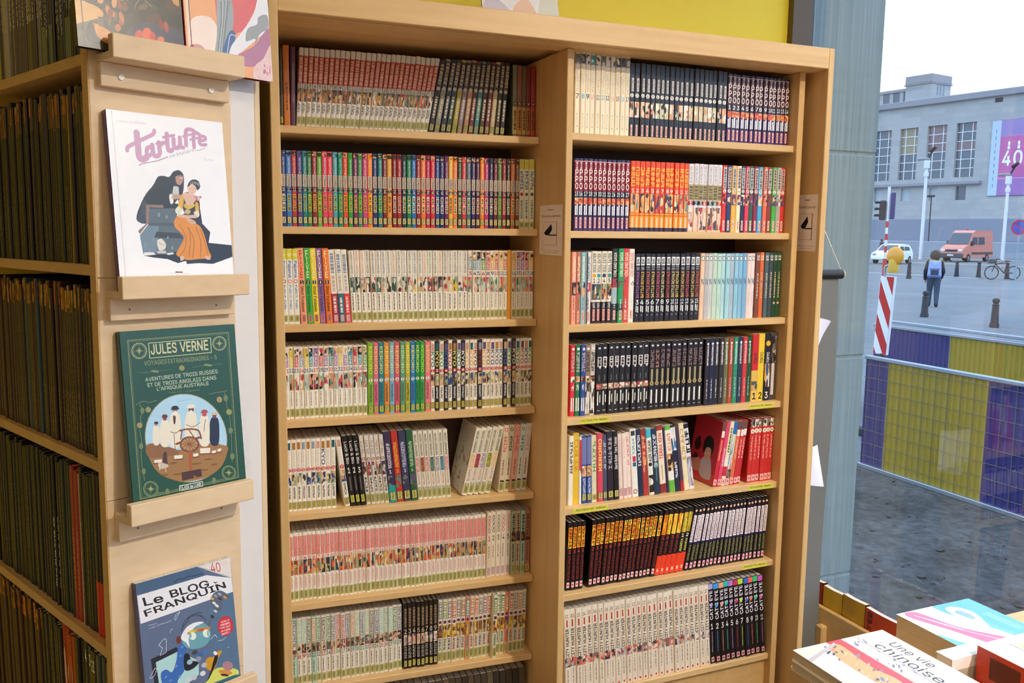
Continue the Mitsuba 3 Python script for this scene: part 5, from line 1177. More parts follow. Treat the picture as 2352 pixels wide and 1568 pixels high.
def curl(y, z0, z1, reach, tw, label):
    n, m = 10, 8; v = []
    for i in range(n + 1):
        s = i / n
        for j in range(m + 1):
            t = j / m
            v.append((1.3922 + reach * s ** .8 * (1 - .25 * tw * t), y + .035 * s * s + tw * .02 * t * s, H + z1 + (z0 - z1) * t + .02 * tw * s * (t - .3) - .012 * s))
    f = []
    for i in range(n):
        for j in range(m): a = i * (m + 1) + j; f += [[a, a + 1, a + m + 2], [a, a + m + 2, a + m + 1]]
    one('paper_sheet', trimesh.Trimesh(v, f, process=False), 'white_paper', label, 'paper', smooth=True)
curl(.030, -.305, -.222, .098, 1.0, 'small white paper curling from the bookcase side, higher one')
curl(.045, -.69, -.585, .088, -.8, 'larger white paper curling off the bookcase side below the first')
curl(.060, -.735, -.69, .070, 1.0, 'lowest short curled white paper on the bookcase side')

# the portrait card leaning on the wall on top of the case
k = thing('portrait_card', 'white picture card of a fair-haired person standing on top of the bookcase', 'picture')
zc = ZFB + .030
A = Art(.215, .20, '#eae8ea')
A.poly([(.002, .0), (.09, .0), (.10, .05), (.07, .12), (.02, .15), (.0, .1)], '#cfc8d4', True)
for q in range(9): A.line([(.02 + q * .006, .10), (.04 + q * .004, .05), (.06 + q * .003, .005)], .0012, ['#8a8694', '#b8b2bc'][q % 2])
A.poly([(.085, .03), (.125, .0), (.135, .05), (.155, .09), (.13, .15), (.09, .13), (.078, .08)], '#ecc8b0', True)
A.line([(.088, .055), (.105, .036), (.125, .040), (.136, .056)], .0022, '#a8806c'); A.line([(.100, .075), (.112, .072), (.124, .076)], .0016, '#b05a58')
A.poly([(.135, .05), (.16, .0), (.215, .0), (.215, .15), (.17, .16), (.15, .1)], '#dcdccf', True)
def cardp(q): return np.c_[.553 + q[:, 0], .30 + q[:, 1] * .30, zc + q[:, 1] * .954]
bb_ = bbox(0, .215, 0, .20, -.004, 0)
put('board', trimesh.Trimesh(np.c_[.553 + bb_.vertices[:, 0], .3005 + bb_.vertices[:, 1] * .30 - bb_.vertices[:, 2], zc + bb_.vertices[:, 1] * .954], bb_.faces, process=False), 'black_wood', k)
decal('print', A, cardp, k, bsdf='print')

# ---------------------------------------------------------------- window trough and book table
tr = thing('window_trough', 'beech display trough under the shop window', 'shelf')
put('front_board', bbox(1.575, 1.590, -3.0, .22, .05, H - 1.113, .002), 'beech_across', tr)
put('base', bbox(1.590, 1.655, -3.0, .22, .05, .30), 'beech_across', tr)
put('peg', bbox(1.552, 1.575, .096, .122, .05, H - 1.160, .003), 'beech_up', tr)
TB = [(.185, .146, '#8c2420', 'dark red'), (.144, .066, '#c29a28', 'ochre yellow'), (.064, -.020, '#b99026', 'worn yellow'), (-.022, -.150, '#c8482a', 'orange-red')]
for i, (ya, yb, c, nm) in enumerate(TB):
    k = thing('softcover_album', f'{nm} soft book standing face out in the window trough', 'book')
    w, h = ya - yb, .232 - .005 * (i % 2)
    els = [('d', .3, .5, .55, .9, '#7a2a1a')] if i == 3 else [('o', .86, .06, '#8a6a1a')] if i in (1, 2) else []
    mb = MB(); x0 = 1.596
    xs = np.linspace(0, w, 9); bow = .004 * np.sin(xs / w * math.pi)
    for a in range(8):
        for (dx, sgn) in ((0, 1), (.017, -1)):
            q = [[x0 + dx - bow[a], ya - xs[a], .30], [x0 + dx - bow[a + 1], ya - xs[a + 1], .30], [x0 + dx - bow[a + 1], ya - xs[a + 1], .30 + h], [x0 + dx - bow[a], ya - xs[a], .30 + h]]
            mb.quad(*(q if sgn > 0 else q[::-1]), lin(c))
    if i == 3:
        g, f, _ = glyphs('LES')
        mb.add(np.c_[np.full(len(g), x0 - .0041), ya - .012 - g[:, 1] * .016, .30 + h - .055 + g[:, 0] * .048], f, lin('#3a1c16'))
    v, f, cc = mb.arr(); put('cover', (v, f), 'print', k, color=cc)
    pv = MB()
    for a in range(8): pv.quad([x0 + .0006 - bow[a], ya - xs[a], .3 + h - .001], [x0 + .0006 - bow[a + 1], ya - xs[a + 1], .3 + h - .001], [x0 + .0164 - bow[a + 1], ya - xs[a + 1], .3 + h - .001], [x0 + .0164 - bow[a], ya - xs[a], .3 + h - .001])
    v, f, cc = pv.arr(); put('pages', (v, f), 'paper_white', k)

tb = thing('display_table', 'beech display table carrying stacks of comic books near the window', 'table')
ZT_ = H - .775
put('top', bbox(.79, 1.45, -1.75, -.62, ZT_ - .03, ZT_, .002), 'beech_across', tb)
for x, y in ((.84, -.67), (1.40, -.67), (.84, -1.70), (1.40, -1.70)): put('leg', bbox(x - .03, x + .03, y - .03, y + .03, 0, ZT_ - .03, .003), 'beech_up', tb)
put('riser', bbox(.690, .875, -1.02, -.752, ZT_, H - .690, .002), 'beech_across', tb)


def flat_book(x0, x1, y0, y1, z0, z1, cover, label, art=None, group=None, spine_left=False, pages='paper_flat', ang=0.0, name='comic_volume'):
    k = thing(name, label, 'book', group)
    c0 = np.array([(x0 + x1) / 2, (y0 + y1) / 2, 0]); R = rot([0, 0, 1], ang)
    def pl(v): return (np.asarray(v) - c0) @ R.T + c0
    mb = MB(); t = .0007
    for a, b in ((z1 - t, z1), (z0, z0 + t)): m = bbox(x0, x1, y0, y1, a, b, .0002); mb.add(m.vertices, m.faces, lin(cover))
    if spine_left: m = bbox(x0 - .0008, x0 + .0004, y0, y1, z0, z1, .0003)
    else: m = bbox(x0, x1, y0 - .0008, y0 + .0004, z0, z1, .0003)
    mb.add(m.vertices, m.faces, lin(cover if not isinstance(spine_left, str) else spine_left))
    v, f, c = mb.arr(); put('cover', (pl(v), f), 'print', k, color=c)
    pg = bbox(x0 + .001, x1 - .001, y0 + .001, y1 - .001, z0 + t, z1 - t, .0012); pg.vertices = pl(pg.vertices); put('pages', pg, pages, k)
    if art:
        ab = MB(); art.build(ab, lambda q: pl(np.c_[x0 + q[:, 0], y0 + q[:, 1], np.full(len(q), z1 + 1.5e-4)])); v, f, c = ab.arr()
        put('cover_print', (v, f), 'print', k, color=c)
    return k


bs('paper_white', '#d9d5cc', .9, .1)
# the front stack: cream book with red stripe and drawing
zA = H - .660
flat_book(.668, .862, -1.000, -.757, zA - .030, zA - .0152, '#e0d2b4', 'lower of two cream books stacked at the table corner')
w, h = .190, .245
A = Art(w, h, '#efe3cd')
A.H = None
X = lambda pts: [( (p[0]) * w, (1 - p[1]) * h) for p in pts]       # across from left, along from the far end
A.poly(X([(0, 0), (1, 0), (1, .04), (0, .04)]), '#f0e6d4')
A.poly(X([(.0, .10), (.36, .12), (.36, 1), (0, 1)]), '#e6dfe2'); A.poly(X([(.36, .0), (.52, .0), (.52, 1), (.36, 1)]), '#d84a50')
A.poly(X([(.30, .08), (.44, .06), (.40, .35), (.44, .55), (.36, .7), (.26, .6), (.24, .3)]), '#e0a878', True)
rk = random.Random(8)
for q in range(46): A.ell(w * rk.uniform(.24, .45), h * rk.uniform(.22, .96), rk.uniform(.002, .008), rk.uniform(.001, .003), pick(rk, ['#5a6088', '#7a80a0', '#c88a60', '#4a4a70', '#e8b890', '#9a6a50']), rk.uniform(20, 70), 8)
for q in range(60): A.ell(w * rk.uniform(.54, .70), h * rk.uniform(.03, .98), rk.uniform(.002, .007), rk.uniform(.0008, .0022), pick(rk, ['#a8aabc', '#8a8ea4', '#c4c4d0', '#7a7a98', '#e4e0e0']), rk.uniform(30, 80), 8)
A.line(X([(.52, 0), (.53, .4), (.52, 1)]), .0012, '#6a6a80'); A.line(X([(.66, 0), (.67, .3), (.66, .7), (.67, 1)]), .0010, '#4a4a60')
for q in range(40): A.ell(w * rk.uniform(.05, .32), h * rk.uniform(.05, .46), rk.uniform(.002, .011), rk.uniform(.001, .004), pick(rk, ['#3a4a80', '#2c3460', '#d8d8e0', '#5a6a9a', '#e8e4e4', '#8a90b0']), rk.uniform(-20, 70), 9)
for q in range(10): A.line(X([(.06 + .03 * q, .58 + .02 * (q % 3)), (.10 + .03 * q, .66), (.08 + .03 * q, .74)]), .0011, '#2c3460')
def script(pts, wd=.0014): A.line(X(pts), wd, '#23211f')
v_, f_, _ = glyphs('Une vie', False); v2, f2, _ = glyphs('chinoise', False)
for vv, ff, cx, ln, st, hgt in ((v_, f_, .93, .34, .17, .10), (v2, f2, .80, .52, .15, .11)):
    P2 = np.c_[(cx - .13 + vv[:, 1] * hgt - .03 * vv[:, 0]) * w, (1 - st - vv[:, 0] * ln) * h]
    P2 = np.c_[(cx - hgt + vv[:, 1] * hgt) * w, (1 - st - vv[:, 0] * ln) * h]
    A.geo(unary_union([Polygon(P2[t]).buffer(1e-7) for t in ff if Polygon(P2[t]).area > 0]), '#23211f')
A.poly(X([(-.01, .14), (.42, .02), (.42, .045), (.0, .175)]), '#b8b4bc')
flat_book(.672, .862, -1.000, -.755, zA - .0150, zA, '#efe3cd', 'cream book with red stripe and handwritten title, top of the corner stack', A)

# the blue book
zB = H - .700
w, h = .188, .165
A = Art(w, h, '#eef2f4')
A.poly(X([(.48, 0), (1, 0), (1, 1), (.75, 1), (.62, .6)]), '#5aacd0', True); A.poly(X([(.0, .55), (.3, .8), (.5, 1), (0, 1)]), '#68b4d0', True); A.poly(X([(.02, .35), (.3, .55), (.48, .95), (.12, .8)]), '#f2f6f8', True)
A.poly(X([(.06, .08), (.22, .05), (.34, .5), (.62, .95), (.38, 1.0), (.2, .5)]), '#c06a90', True); A.line(X([(.15, .1), (.3, .52), (.52, .93)]), .0022, '#e8c4d4'); A.line(X([(.19, .2), (.33, .55)]), .0012, '#f0dce6')
A.poly(X([(.55, .12), (.68, .1), (.76, .28), (.68, .5), (.6, .62), (.52, .4)]), '#e9f1f4', True); A.poly(X([(.58, .22), (.66, .2), (.68, .36), (.61, .42)]), '#7aa4c4', True)
for q in range(5): A.line(X([(.52 + .03 * q, .25), (.56 + .03 * q, .5), (.66 + .02 * q, .85)]), .0009, '#9ac4dc')
for q in range(4): A.line(X([(.82 + .025 * q, .35), (.84 + .025 * q, .78)]), .0010, '#b4dcec')
flat_book(1.000, 1.188, -.820, -.655, zB - .0745, zB - .052, '#cfc4a8', 'thin grey book under the thick blue one')
flat_book(1.004, 1.192, -.820, -.655, zB - .0515, zB, '#eef2f4', 'thick blue and white book with plum band beside the window', A)
# the red stack and the small pile beside it
zC = H - .655
w, h = .20, .24
A = Art(w, h, '#eceae2')
A.poly(X([(.30, .1), (.6, .2), (1, .1), (1, 1), (.5, .9), (.35, .5)]), '#b8cc90', True); A.poly(X([(.5, .4), (.9, .3), (1, .8), (.6, .8)]), '#8aae6a', True); A.line(X([(.26, .06), (.27, .5), (.26, 1)]), .0014, '#3a3a38')
k = flat_book(.955, 1.155, -1.10, -.862, zC - .0600, zC, '#eceae2', 'thick red-spined book with white and green cover at the table edge', A, spine_left='#c03a22')
sp_ = MB()
for a, b, c, d, col in ((.10, .32, .25, .85, '#5a1c18'), (.35, .42, .2, .8, '#e0a080'), (.45, .95, .4, .62, '#e8c8b0')): sp_.quad([.9540, -.862 - a * .238, zC - .06 + c * .06], [.9540, -.862 - b * .238, zC - .06 + c * .06], [.9540, -.862 - b * .238, zC - .06 + d * .06], [.9540, -.862 - a * .238, zC - .06 + d * .06], lin(col))
v, f, c = sp_.arr(); put('spine_print', (v, f), 'print', k, color=c)
flat_book(.945, 1.16, -1.11, -.860, ZT_ + .0002, zC - .0602, '#b83a24', 'large red book at the bottom of the red stack', spine_left=True)
for q in range(5):
    z0 = ZT_ + .0003 + q * .0205
    flat_book(.905 + .004 * (q % 2), .985, -.857, -.826 - .002 * (q % 2), z0, z0 + .0200, ['#c8c0ae', '#b4b0a0', '#d8d2c4', '#a8a898', '#e8e6e6'][q], f'{RW[q]} from below in the small pile between blue and red books', pages='paper_white')

# ---------------------------------------------------------------- outside the window
GZ = H - 2.2
def dirt_fn(p, n, uv):
    t = fbm(p.x * 3.1, p.y * 3.1, 3.0, 5); s = noise(p.x * 42, p.y * 42); q = noise(p.x * .9, p.y * 1.3, 5.0)
    a = mix(mi.Color3f(.028, .029, .031), mi.Color3f(.095, .098, .10), t)
    a = a * (.55 + .9 * fbm(p.x * 23, p.y * 23, 2.0, 3)); a = mix(a, mi.Color3f(.11, .113, .118), smoothstep(.45, .8, q) * .55)
    return mix(a, mi.Color3f(.30, .30, .31), smoothstep(.955, .985, s) * .4)
bs('rubble', proc(dirt_fn), .95, .2)
bumped('rubble', .02, lambda p, n, uv: fbm(p.x * 9, p.y * 9, 1.0, 3))
def plaza_fn(p, n, uv):
    t = fbm(p.x * .5, p.y * .5, 0, 3); j = noise(p.x * 6, p.y * 6)
    return mix(mi.Color3f(.105, .115, .125), mi.Color3f(.165, .175, .185), .7 * t + .3 * j)
bs('plaza_paving', proc(plaza_fn), .9, .2)
def road_fn(p, n, uv): return mix(mi.Color3f(.105, .11, .115), mi.Color3f(.15, .155, .16), fbm(p.x * .4, p.y * .4, 2.0, 3))
bs('asphalt', proc(road_fn), .9, .2)
def conc_fn(p, n, uv):
    g = noise(p.x * 130, p.y * 130, p.z * 2.5); t = fbm(p.x * 4, p.y * 4, p.z * 1.5, 3); h = noise(p.x * 8, p.y * 8, p.z * 40)
    return mix(mi.Color3f(.16, .205, .22), mi.Color3f(.30, .355, .37), .5 * g + .4 * t + .1 * h)
bs('board_concrete', proc(conc_fn), .9, .2)
def stone_fn(p, n, uv):
    r = dr.floor(p.z / .62); o = cell_rand(r, 3, 1) * 1.3
    L = p.y + .16 * p.x
    c = cell_rand(dr.floor((L + o) / 1.25), r, 5)
    fr = p.z / .62 - r
    j = smoothstep(0.0, .05, fr) * smoothstep(0.0, .05, 1 - fr)
    base = mix(mi.Color3f(.33, .34, .34), mi.Color3f(.43, .44, .43), .45 * c + .55 * fbm(p.x * .35, L * .35, p.z * .5, 3))
    return base * (.88 + .12 * j)
bs('facade_stone', proc(stone_fn), .9, .2)
bs('plinth_stone', '#7d8492', .8); bs('cornice_stone', '#8c8d94', .8); bs('step_stone', '#8b919a', .9); bs('dark_pane', '#4c5a66', .15, .6); bs('room_pane', '#8d8468', .2, .5); bs('rose_pane', '#7a6468', .2, .5); bs('white_paint', '#d6dadd', .5)
bs('iron', '#23222c', .5); bs('purple_sheet', '#2e2c66', .45); bs('yellow_sheet', '#97801c', .45); bs('rust_wire', '#6a6258', .6, .4)
bs('red_paint', '#c02a30', .45); bs('niche_panel', '#aebac0', .7); bs('amber', '#e09a28', .25, .6); bs('lamp_yellow', '#c8a030', .5)
struct('ground_dirt', bbox(1.80, 6.06, -8.0, 9.0, GZ - .1, GZ), 'rubble', 'dark dirt ground of the fenced work site')
AZ = math.radians(-9.3); DV = np.array([math.sin(AZ), math.cos(AZ), 0]); NV = np.array([math.cos(AZ), -math.sin(AZ), 0])
P0 = np.array([81.959, 67.558, 0])
MF = np.array([DV, NV, [0, 0, 1.0]]).T                              # local: along (away), into the facade, up (from eye height)
def inF(m, base=H): m = m.copy(); m.vertices = m.vertices @ MF.T + P0 + [0, 0, base]; m.faces = m.faces[:, ::-1]; return m
def fb(s0, s1, n0, n1, z0, z1, bev=0): return inF(bbox(min(s0, s1), max(s0, s1), n0, n1, z0, z1, bev))
v = np.array([[6.06, -40, GZ], [6.06, 60, GZ], *( (P0 + DV * 70 + NV * -49)[:2].tolist() + [GZ], (P0 + DV * -140 + NV * -49)[:2].tolist() + [GZ])])
struct('ground_plaza', trimesh.Trimesh(v, [[0, 2, 1], [0, 3, 2]], process=False), 'plaza_paving', 'pale paved square')
struct('ground_road', inF(bbox(-140, 70, -49, -9.3, -2.36, -2.23)), 'asphalt', 'grey street across the square')
for n0, s0, s1 in ((-47.5, -30, 40), (-27.0, -40, 30), (-12.0, -60, 40)):
    put('road_line', fb(s0, s1, n0, n0 + .16, -2.23, -2.226), 'white_paint', 'ground_road')
for i in range(10): struct('trim_1' if i == 0 else f'trim_{i + 1}', fb(-60, 40, -9.3 + i * .32, -5.6, -2.2 + .15 * i - .02, -2.2 + .15 * (i + 1)), 'step_stone', f'{RW[i]} stone step up to the terrace across the street')
struct('terrace', fb(-60, 40, -5.9, .2, -2.2, -.70), 'step_stone', 'stone terrace in front of the long building')

rd = random.Random(21); mbd = MB()
for _ in range(420):
    q = trimesh.convex.convex_hull(np.array([[rd.uniform(-1, 1), rd.uniform(-1, 1), rd.uniform(-.4, .4)] for _ in range(9)])); r_ = rd.uniform(.008, .032)
    mbd.add(q.vertices * r_ + [rd.uniform(2.2, 5.9), rd.uniform(-.5, 4.2), GZ + r_ * .2], q.faces, lin(pick(rd, ['#3a3c40', '#55585c', '#2c2d30', '#6e7074', '#4a4640'])))
v, f, c = mbd.arr(); k = put('debris', flatten(trimesh.Trimesh(v, f, process=False)), 'rubble'); labels[k] = {'label': 'small stones and debris scattered on the dark work-site ground', 'category': 'debris', 'kind': 'stuff'}
# the concrete column outside
cx0, cx1, cy0, cy1 = 2.19, 2.575, 1.0, 1.42
seg = [(-2.2, -1.493), (-1.485, -.522), (-.514, .326), (.334, 1.20), (1.208, 2.4)]
ck = struct('column_outside', bbox(cx0 + .006, cx1 - .006, cy0 + .006, cy1 - .006, H - 2.2, H + 2.4), 'board_concrete', 'board-marked concrete column outside the window')
for a, b in seg: put('lift', bbox(cx0, cx1, cy0, cy1, H + a, H + b, .006), 'board_concrete', ck)

# fence of painted corrugated sheets
def sheet(y0, y1, x, z0, z1, pitch=.062):
    n = int(round((y0 - y1) / pitch)); v = []; f = []
    for i in range(n * 4 + 1):
        y = y0 + (y1 - y0) * i / (n * 4); dx = [0, .012, .014, .002][i % 4] if i % 4 in (1, 2) else (.0 if i % 4 == 0 else .002)
        v += [(x + dx, y, z0), (x + dx, y, z1)]
    for i in range(n * 4): f += [[2 * i, 2 * i + 1, 2 * i + 3], [2 * i, 2 * i + 3, 2 * i + 2]]
    return trimesh.Trimesh(v, f, process=False)
def barrier(x, ys, cols, zb, zt, label, wires):
    k = thing('site_barrier', label, 'fence')
    for i in range(len(ys) - 1): put('sheet', sheet(ys[i], ys[i + 1] + .003, x, H + zb + .03, H + zt - .03), cols[i], k)
    put('top_rail', bbox(x - .02, x + .035, ys[-1], ys[0] + .01, H + zt - .035, H + zt, .006), 'zinc', k)
    put('bottom_rail', bbox(x - .03, x + .05, ys[-1], ys[0] + .01, H + zb, H + zb + .04, .006), 'zinc', k)
    if wires:
        for i, z in enumerate(np.arange(zb + .12, zt - .05, .125)): put('wire', cyl((x - .014, ys[0], H + z), (x - .014, ys[-1], H + z), .0028, n=5), 'rust_wire', k)
        for i, y in enumerate(np.arange(ys[0] - .05, ys[-1], -.125)): put('wire', cyl((x - .016, y, H + zb + .04), (x - .016, y, H + zt - .03), .0024, n=5), 'rust_wire', k)
    else: put('upper_rail', bbox(x + .05, x + .11, ys[-1], ys[0] - .1, H + zt + .02, H + zt + .055, .006), 'zinc', k)
    for y in (ys[0] - .02, ys[-1] + .05): put('post', cyl((x + .05, y, H + zb - .05), (x + .05, y, H + zt - .01), .022, n=10), 'zinc', k, smooth=40)
PU, YE = 'purple_sheet', 'yellow_sheet'
barrier(5.97, [4.30, 4.035, 3.015, 1.99, .97, -.05], [PU, YE, PU, YE, PU], -2.2, -1.125, 'nearer barrier of purple and yellow corrugated sheets behind wire mesh', True)
barrier(8.25, [6.42, 5.30, 4.16, 3.1], [PU, YE, PU], -2.2, -1.12, 'farther barrier of purple and yellow corrugated sheets', False)

# striped beacon with warning lamp
k = thing('warning_beacon', 'red and white striped beacon board with amber lamp behind the nearer barrier', 'beacon')
bx, by0, by1 = 7.0, 5.175, 5.00
bd = bbox(bx, bx + .03, by1 - .01, by0 + .01, H - 1.28, H - .44, .004); bd.vertices[:, 1] += (bd.vertices[:, 2] - (H - .44)) * -.055
put('board', bd, 'white_paint', k)
A = Art(.175, .83, '#dfe2e4')
for q in range(-1, 4):
    z = -.06 + q * .36
    A.poly([(0, z + .30), (.175, z - .02), (.175, z + .17), (0, z + .49)], '#b82a34')
decal('stripes', A, lambda q: np.c_[np.full(len(q), bx - .002), by0 - q[:, 0] - (H - 1.275 + q[:, 1] - (H - .44)) * .055, H - 1.275 + q[:, 1]], k)
put('foot', bbox(bx - .1, bx + .14, by1 - .12, by0 + .14, GZ, GZ + .10, .02), 'iron', k)
put('stem', cyl((bx + .015, 5.11, GZ + .1), (bx + .015, 5.11, H - 1.27), .025), 'iron', k, smooth=40)
put('lamp_body', lathe([(0, 0), (.05, 0), (.055, .04), (.048, .12), (.03, .15), (0, .15)], (bx + .015, 5.035, H - .40), 16), 'lamp_yellow', k, smooth=35)
lm = lathe([(0, -.03), (.06, -.028), (.092, -.014), (.098, 0), (.092, .014), (.06, .028), (0, .03)], n=24)
lm.vertices = lm.vertices[:, [2, 0, 1]] @ rot([0, 0, 1], 10).T + [bx + .015, 5.02, H - .222]
put('lamp_lens', lm, 'amber', k, smooth=50)
put('handle', tube([(bx, 5.13, H - .44), (bx, 5.13, H - .34), (bx + .01, 5.06, H - .31)], .014), 'zinc', k)

# bollards
def bollard(x, y, h, r, label, grp):
    k = thing('bollard', label, 'bollard', grp)
    put('post', lathe([(0, 0), (r * 1.25, 0), (r * 1.25, h * .12), (r * 1.05, h * .16), (r * .85, h * .74), (r * 1.0, h * .76), (r * .7, h * .80), (r * .55, h * .82), (0, h * .82)], (x, y, GZ), 16), 'iron', k, smooth=35)
    put('knob', lathe([(0, h * .80), (r * .7, h * .82), (r * .98, h * .90), (r * .75, h * .97), (0, h)], (x, y, GZ), 16), 'iron', k, smooth=50)
bollard(19.08, 15.18, .72, .085, 'dark round-headed bollard beside the walking person with backpack', None)
bollard(18.57, 12.69, .72, .085, 'dark round-headed bollard nearest on the open paving, right of the walker', None)
for i, (x, y) in enumerate([(35.24, 30.46), (39.9, 31.55), (40.34, 30.57), (40.3, 28.9)]): bollard(x, y, .86, .10, ['dark bollard at the kerb left of the walker', 'dark bollard at the kerb just right of the walker', 'dark bollard at the kerb below the red van', 'dark bollard at the kerb by the bicycle'][i], 'bollards along the kerb')
for i in range(9):
    p = np.array([78.9 + i * .80, 61.75 - i * .06, 0])
    k = thing('street_post', f'thin dark post at the foot of the steps right of the van, {ordinal(i)} from left', 'bollard', 'posts at the foot of the steps')
    put('shaft', cyl((p[0], p[1], GZ), (p[0], p[1], GZ + 1.05), .09, n=10), 'iron', k, smooth=40)
    put('tip', trimesh.creation.icosphere(2, .10).apply_translation((p[0], p[1], GZ + 1.07)), 'iron', k, smooth=True)

# traffic light with striped pole
k = thing('traffic_light', 'traffic light seen from the side on a red and white pole', 'traffic light')
tx, ty = 35.29, 32.11
zz = [0, .95, 1.28, 1.60, 1.92, 2.24, 2.56, 2.88, 3.2, 4.65]
for i in range(9): put('pole_band', cyl((tx, ty, GZ + zz[i]), (tx, ty, GZ + zz[i + 1]), .095 if i == 0 else .07, n=14), ['red_paint', 'white_paint'][i % 2] if i < 8 else 'white_paint', k, smooth=40)
e1 = np.array([-.78, .62, 0]); e2 = np.array([.62, .78, 0])         # towards image left, away
def tb_(a0, a1, d0, d1, z0, z1, bev=.02):
    m = bbox(a0, a1, d0, d1, z0, z1, bev); m.vertices = np.array([tx, ty, GZ]) + m.vertices[:, :1] * e1 + m.vertices[:, 1:2] * e2 + m.vertices[:, 2:] * [0, 0, 1]; m.faces = m.faces[:, ::-1]; return m
put('head', tb_(.10, .42, -.15, .15, 2.95, 3.95, .06), 'iron', k)
for z in (3.05, 3.38, 3.71): put('visor', tb_(.42, .66, -.13, .13, z + .08, z + .20, .03), 'iron', k)
put('rear_head', tb_(-.32, -.10, -.15, .15, 3.0, 4.35, .03), 'purple_sheet', k)

# lamp posts
for s_, top, lb in (((64.45, 55.83, 0), 9.7, 'tall white street lamp post in front of the tall windows'), ((71.27, 52.93, 0), 8.4, 'white street lamp post before the pink anniversary banner')):
    k = thing('street_lamp', lb, 'street lamp')
    p = np.array(s_)
    put('pole', cyl((p[0], p[1], GZ), (p[0], p[1], GZ + top - 1.6), .16, .13, 12), 'white_paint', k, smooth=40)
    put('collar', cyl((p[0], p[1], GZ + top - 2.3), (p[0], p[1], GZ + top - 1.9), .21, n=12), 'white_paint', k, smooth=40)
    put('upper_pole', cyl((p[0], p[1], GZ + top - 1.6), (p[0], p[1], GZ + top - .9), .26, n=12), 'white_paint', k, smooth=40)
    h0 = np.array([p[0], p[1], GZ + top - .75])
    put('lamp_head', tube([h0 + DV * .9, h0 - DV * .2], .12, 8), 'cornice_stone', k); put('arm', tube([h0 - DV * .1, h0 - DV * .55 + [0, 0, .8]], .07, 8), 'iron', k); put('spot', tube([h0 - DV * .75 + [0, 0, 1.0], h0 - DV * .25 + [0, 0, .6]], .17, 8), 'iron', k)
k = thing('street_lamp', 'thin dark lamp post on the terrace below the ledge', 'street lamp'); p = P0 + DV * 1.35 + NV * -2.0
put('pole', cyl((p[0], p[1], H - .7), (p[0], p[1], H + 4.2), .06), 'iron', k); put('lamp_head', tube([p + DV * .45 + [0, 0, H + 4.25], p - DV * .35 + [0, 0, H + 4.25]], .12), 'iron', k)

# the long building
bd_ = thing('long_building', 'long pale stone building with tall gridded windows across the street', 'building')
W_ = [(13.70, 11.45), (10.32, 8.08), (6.97, 4.74), (3.60, 1.32), (.25, -1.98)]
holes = [(b, a, 6.29, 12.1) for a, b in W_]

from shapely import difference
fp = sbox(-60, -.75, 40, 14.45)
for a, b, z0, z1 in holes: fp = fp.difference(sbox(a, z0, b, z1))
NI = [(6.4, 5.33, 3.86, 5.30), (2.92, 2.03, 3.86, 5.27), (9.9, 8.8, 3.86, 5.30), (-.14, -1.32, 3.83, 5.34)]
for a, b, z0, z1 in NI: fp = fp.difference(sbox(b, z0, a, z1))
m = trimesh.creation.extrude_polygon(fp, .6, engine='earcut'); m.vertices = m.vertices[:, [0, 2, 1]]; m.faces = m.faces[:, ::-1]
put('wall', inF(m), 'facade_stone', bd_)
put('rear_block', fb(-60, 40, .62, 14, -.75, 14.4), 'plinth_stone', bd_)
put('cornice', fb(-60, 40, -.45, 14, 14.45, 15.12, .05), 'cornice_stone', bd_)
put('plinth', fb(-60, 40, -.14, .0, -.75, 1.78, .03), 'plinth_stone', bd_)
put('ledge', fb(40, -2.98, -.55, .05, 5.48, 5.84, .05), 'cornice_stone', bd_)
put('vent', fb(-4.55, -3.75, -.03, .1, 13.85, 14.3), 'iron', bd_)
for wi, (a, b) in enumerate(W_):
    wk = put('window', fb(a + .05, b - .05, .38, .46, 6.25, 12.15), 'dark_pane', bd_)
    us = [b + (a - b) * t for t in (0, .24, .74, 1.0)]; zs = np.linspace(6.29, 12.1, 7)
    for c in range(3):
        for r in range(6):
            mt = 'dark_pane' if r < 3 else (['dark_pane', 'dark_pane', 'room_pane', 'rose_pane', 'dark_pane'][wi] if c > 0 or r < 5 else 'rose_pane')
            if r == 3 and wi >= 3: mt = 'rose_pane'
            put('pane', fb(us[c] + .03, us[c + 1] - .03, .34, .37, zs[r] + .03, zs[r + 1] - .03), mt, wk)
    for u in us[1:3]: put('mullion', fb(u - .04, u + .04, .25, .36, 6.29, 12.1), 'white_paint', wk)
    for z in zs[1:6]: put('mullion', fb(a, b, .26, .36, z - .04, z + .04), 'white_paint', wk)
for i, (a, b, z0, z1) in enumerate(NI): put('niche', fb(a, b, .30, .40, z0, z1), 'dark_pane' if i == 3 else 'niche_panel', bd_)
tw = put('roof_tower', fb(7.07, 3.88, .6, 4.3, 15.0, 17.1), 'facade_stone', bd_)
put('crown', fb(7.12, 3.83, .5, 4.4, 17.1, 18.0, .05), 'cornice_stone', tw); put('band', fb(7.2, 3.75, .45, 4.45, 16.95, 17.1), 'plinth_stone', tw)
for q in range(3): put('slit', fb(3.87, 3.90, 1.6 + q * .6, 1.9 + q * .6, 15.7, 16.9), 'plinth_stone', tw)
ph = put('roof_gallery', fb(24, 5.3, .8, 5, 15.1, 16.4), 'dark_pane', bd_)
put('gallery_roof', fb(24.2, 4.85, .6, 5.2, 16.4, 16.75, .04), 'cornice_stone', ph)
for q in range(12): put('gallery_post', fb(6.1 + q * 1.3, 6.55 + q * 1.3, .72, .8, 15.1, 16.4), 'facade_stone', ph)
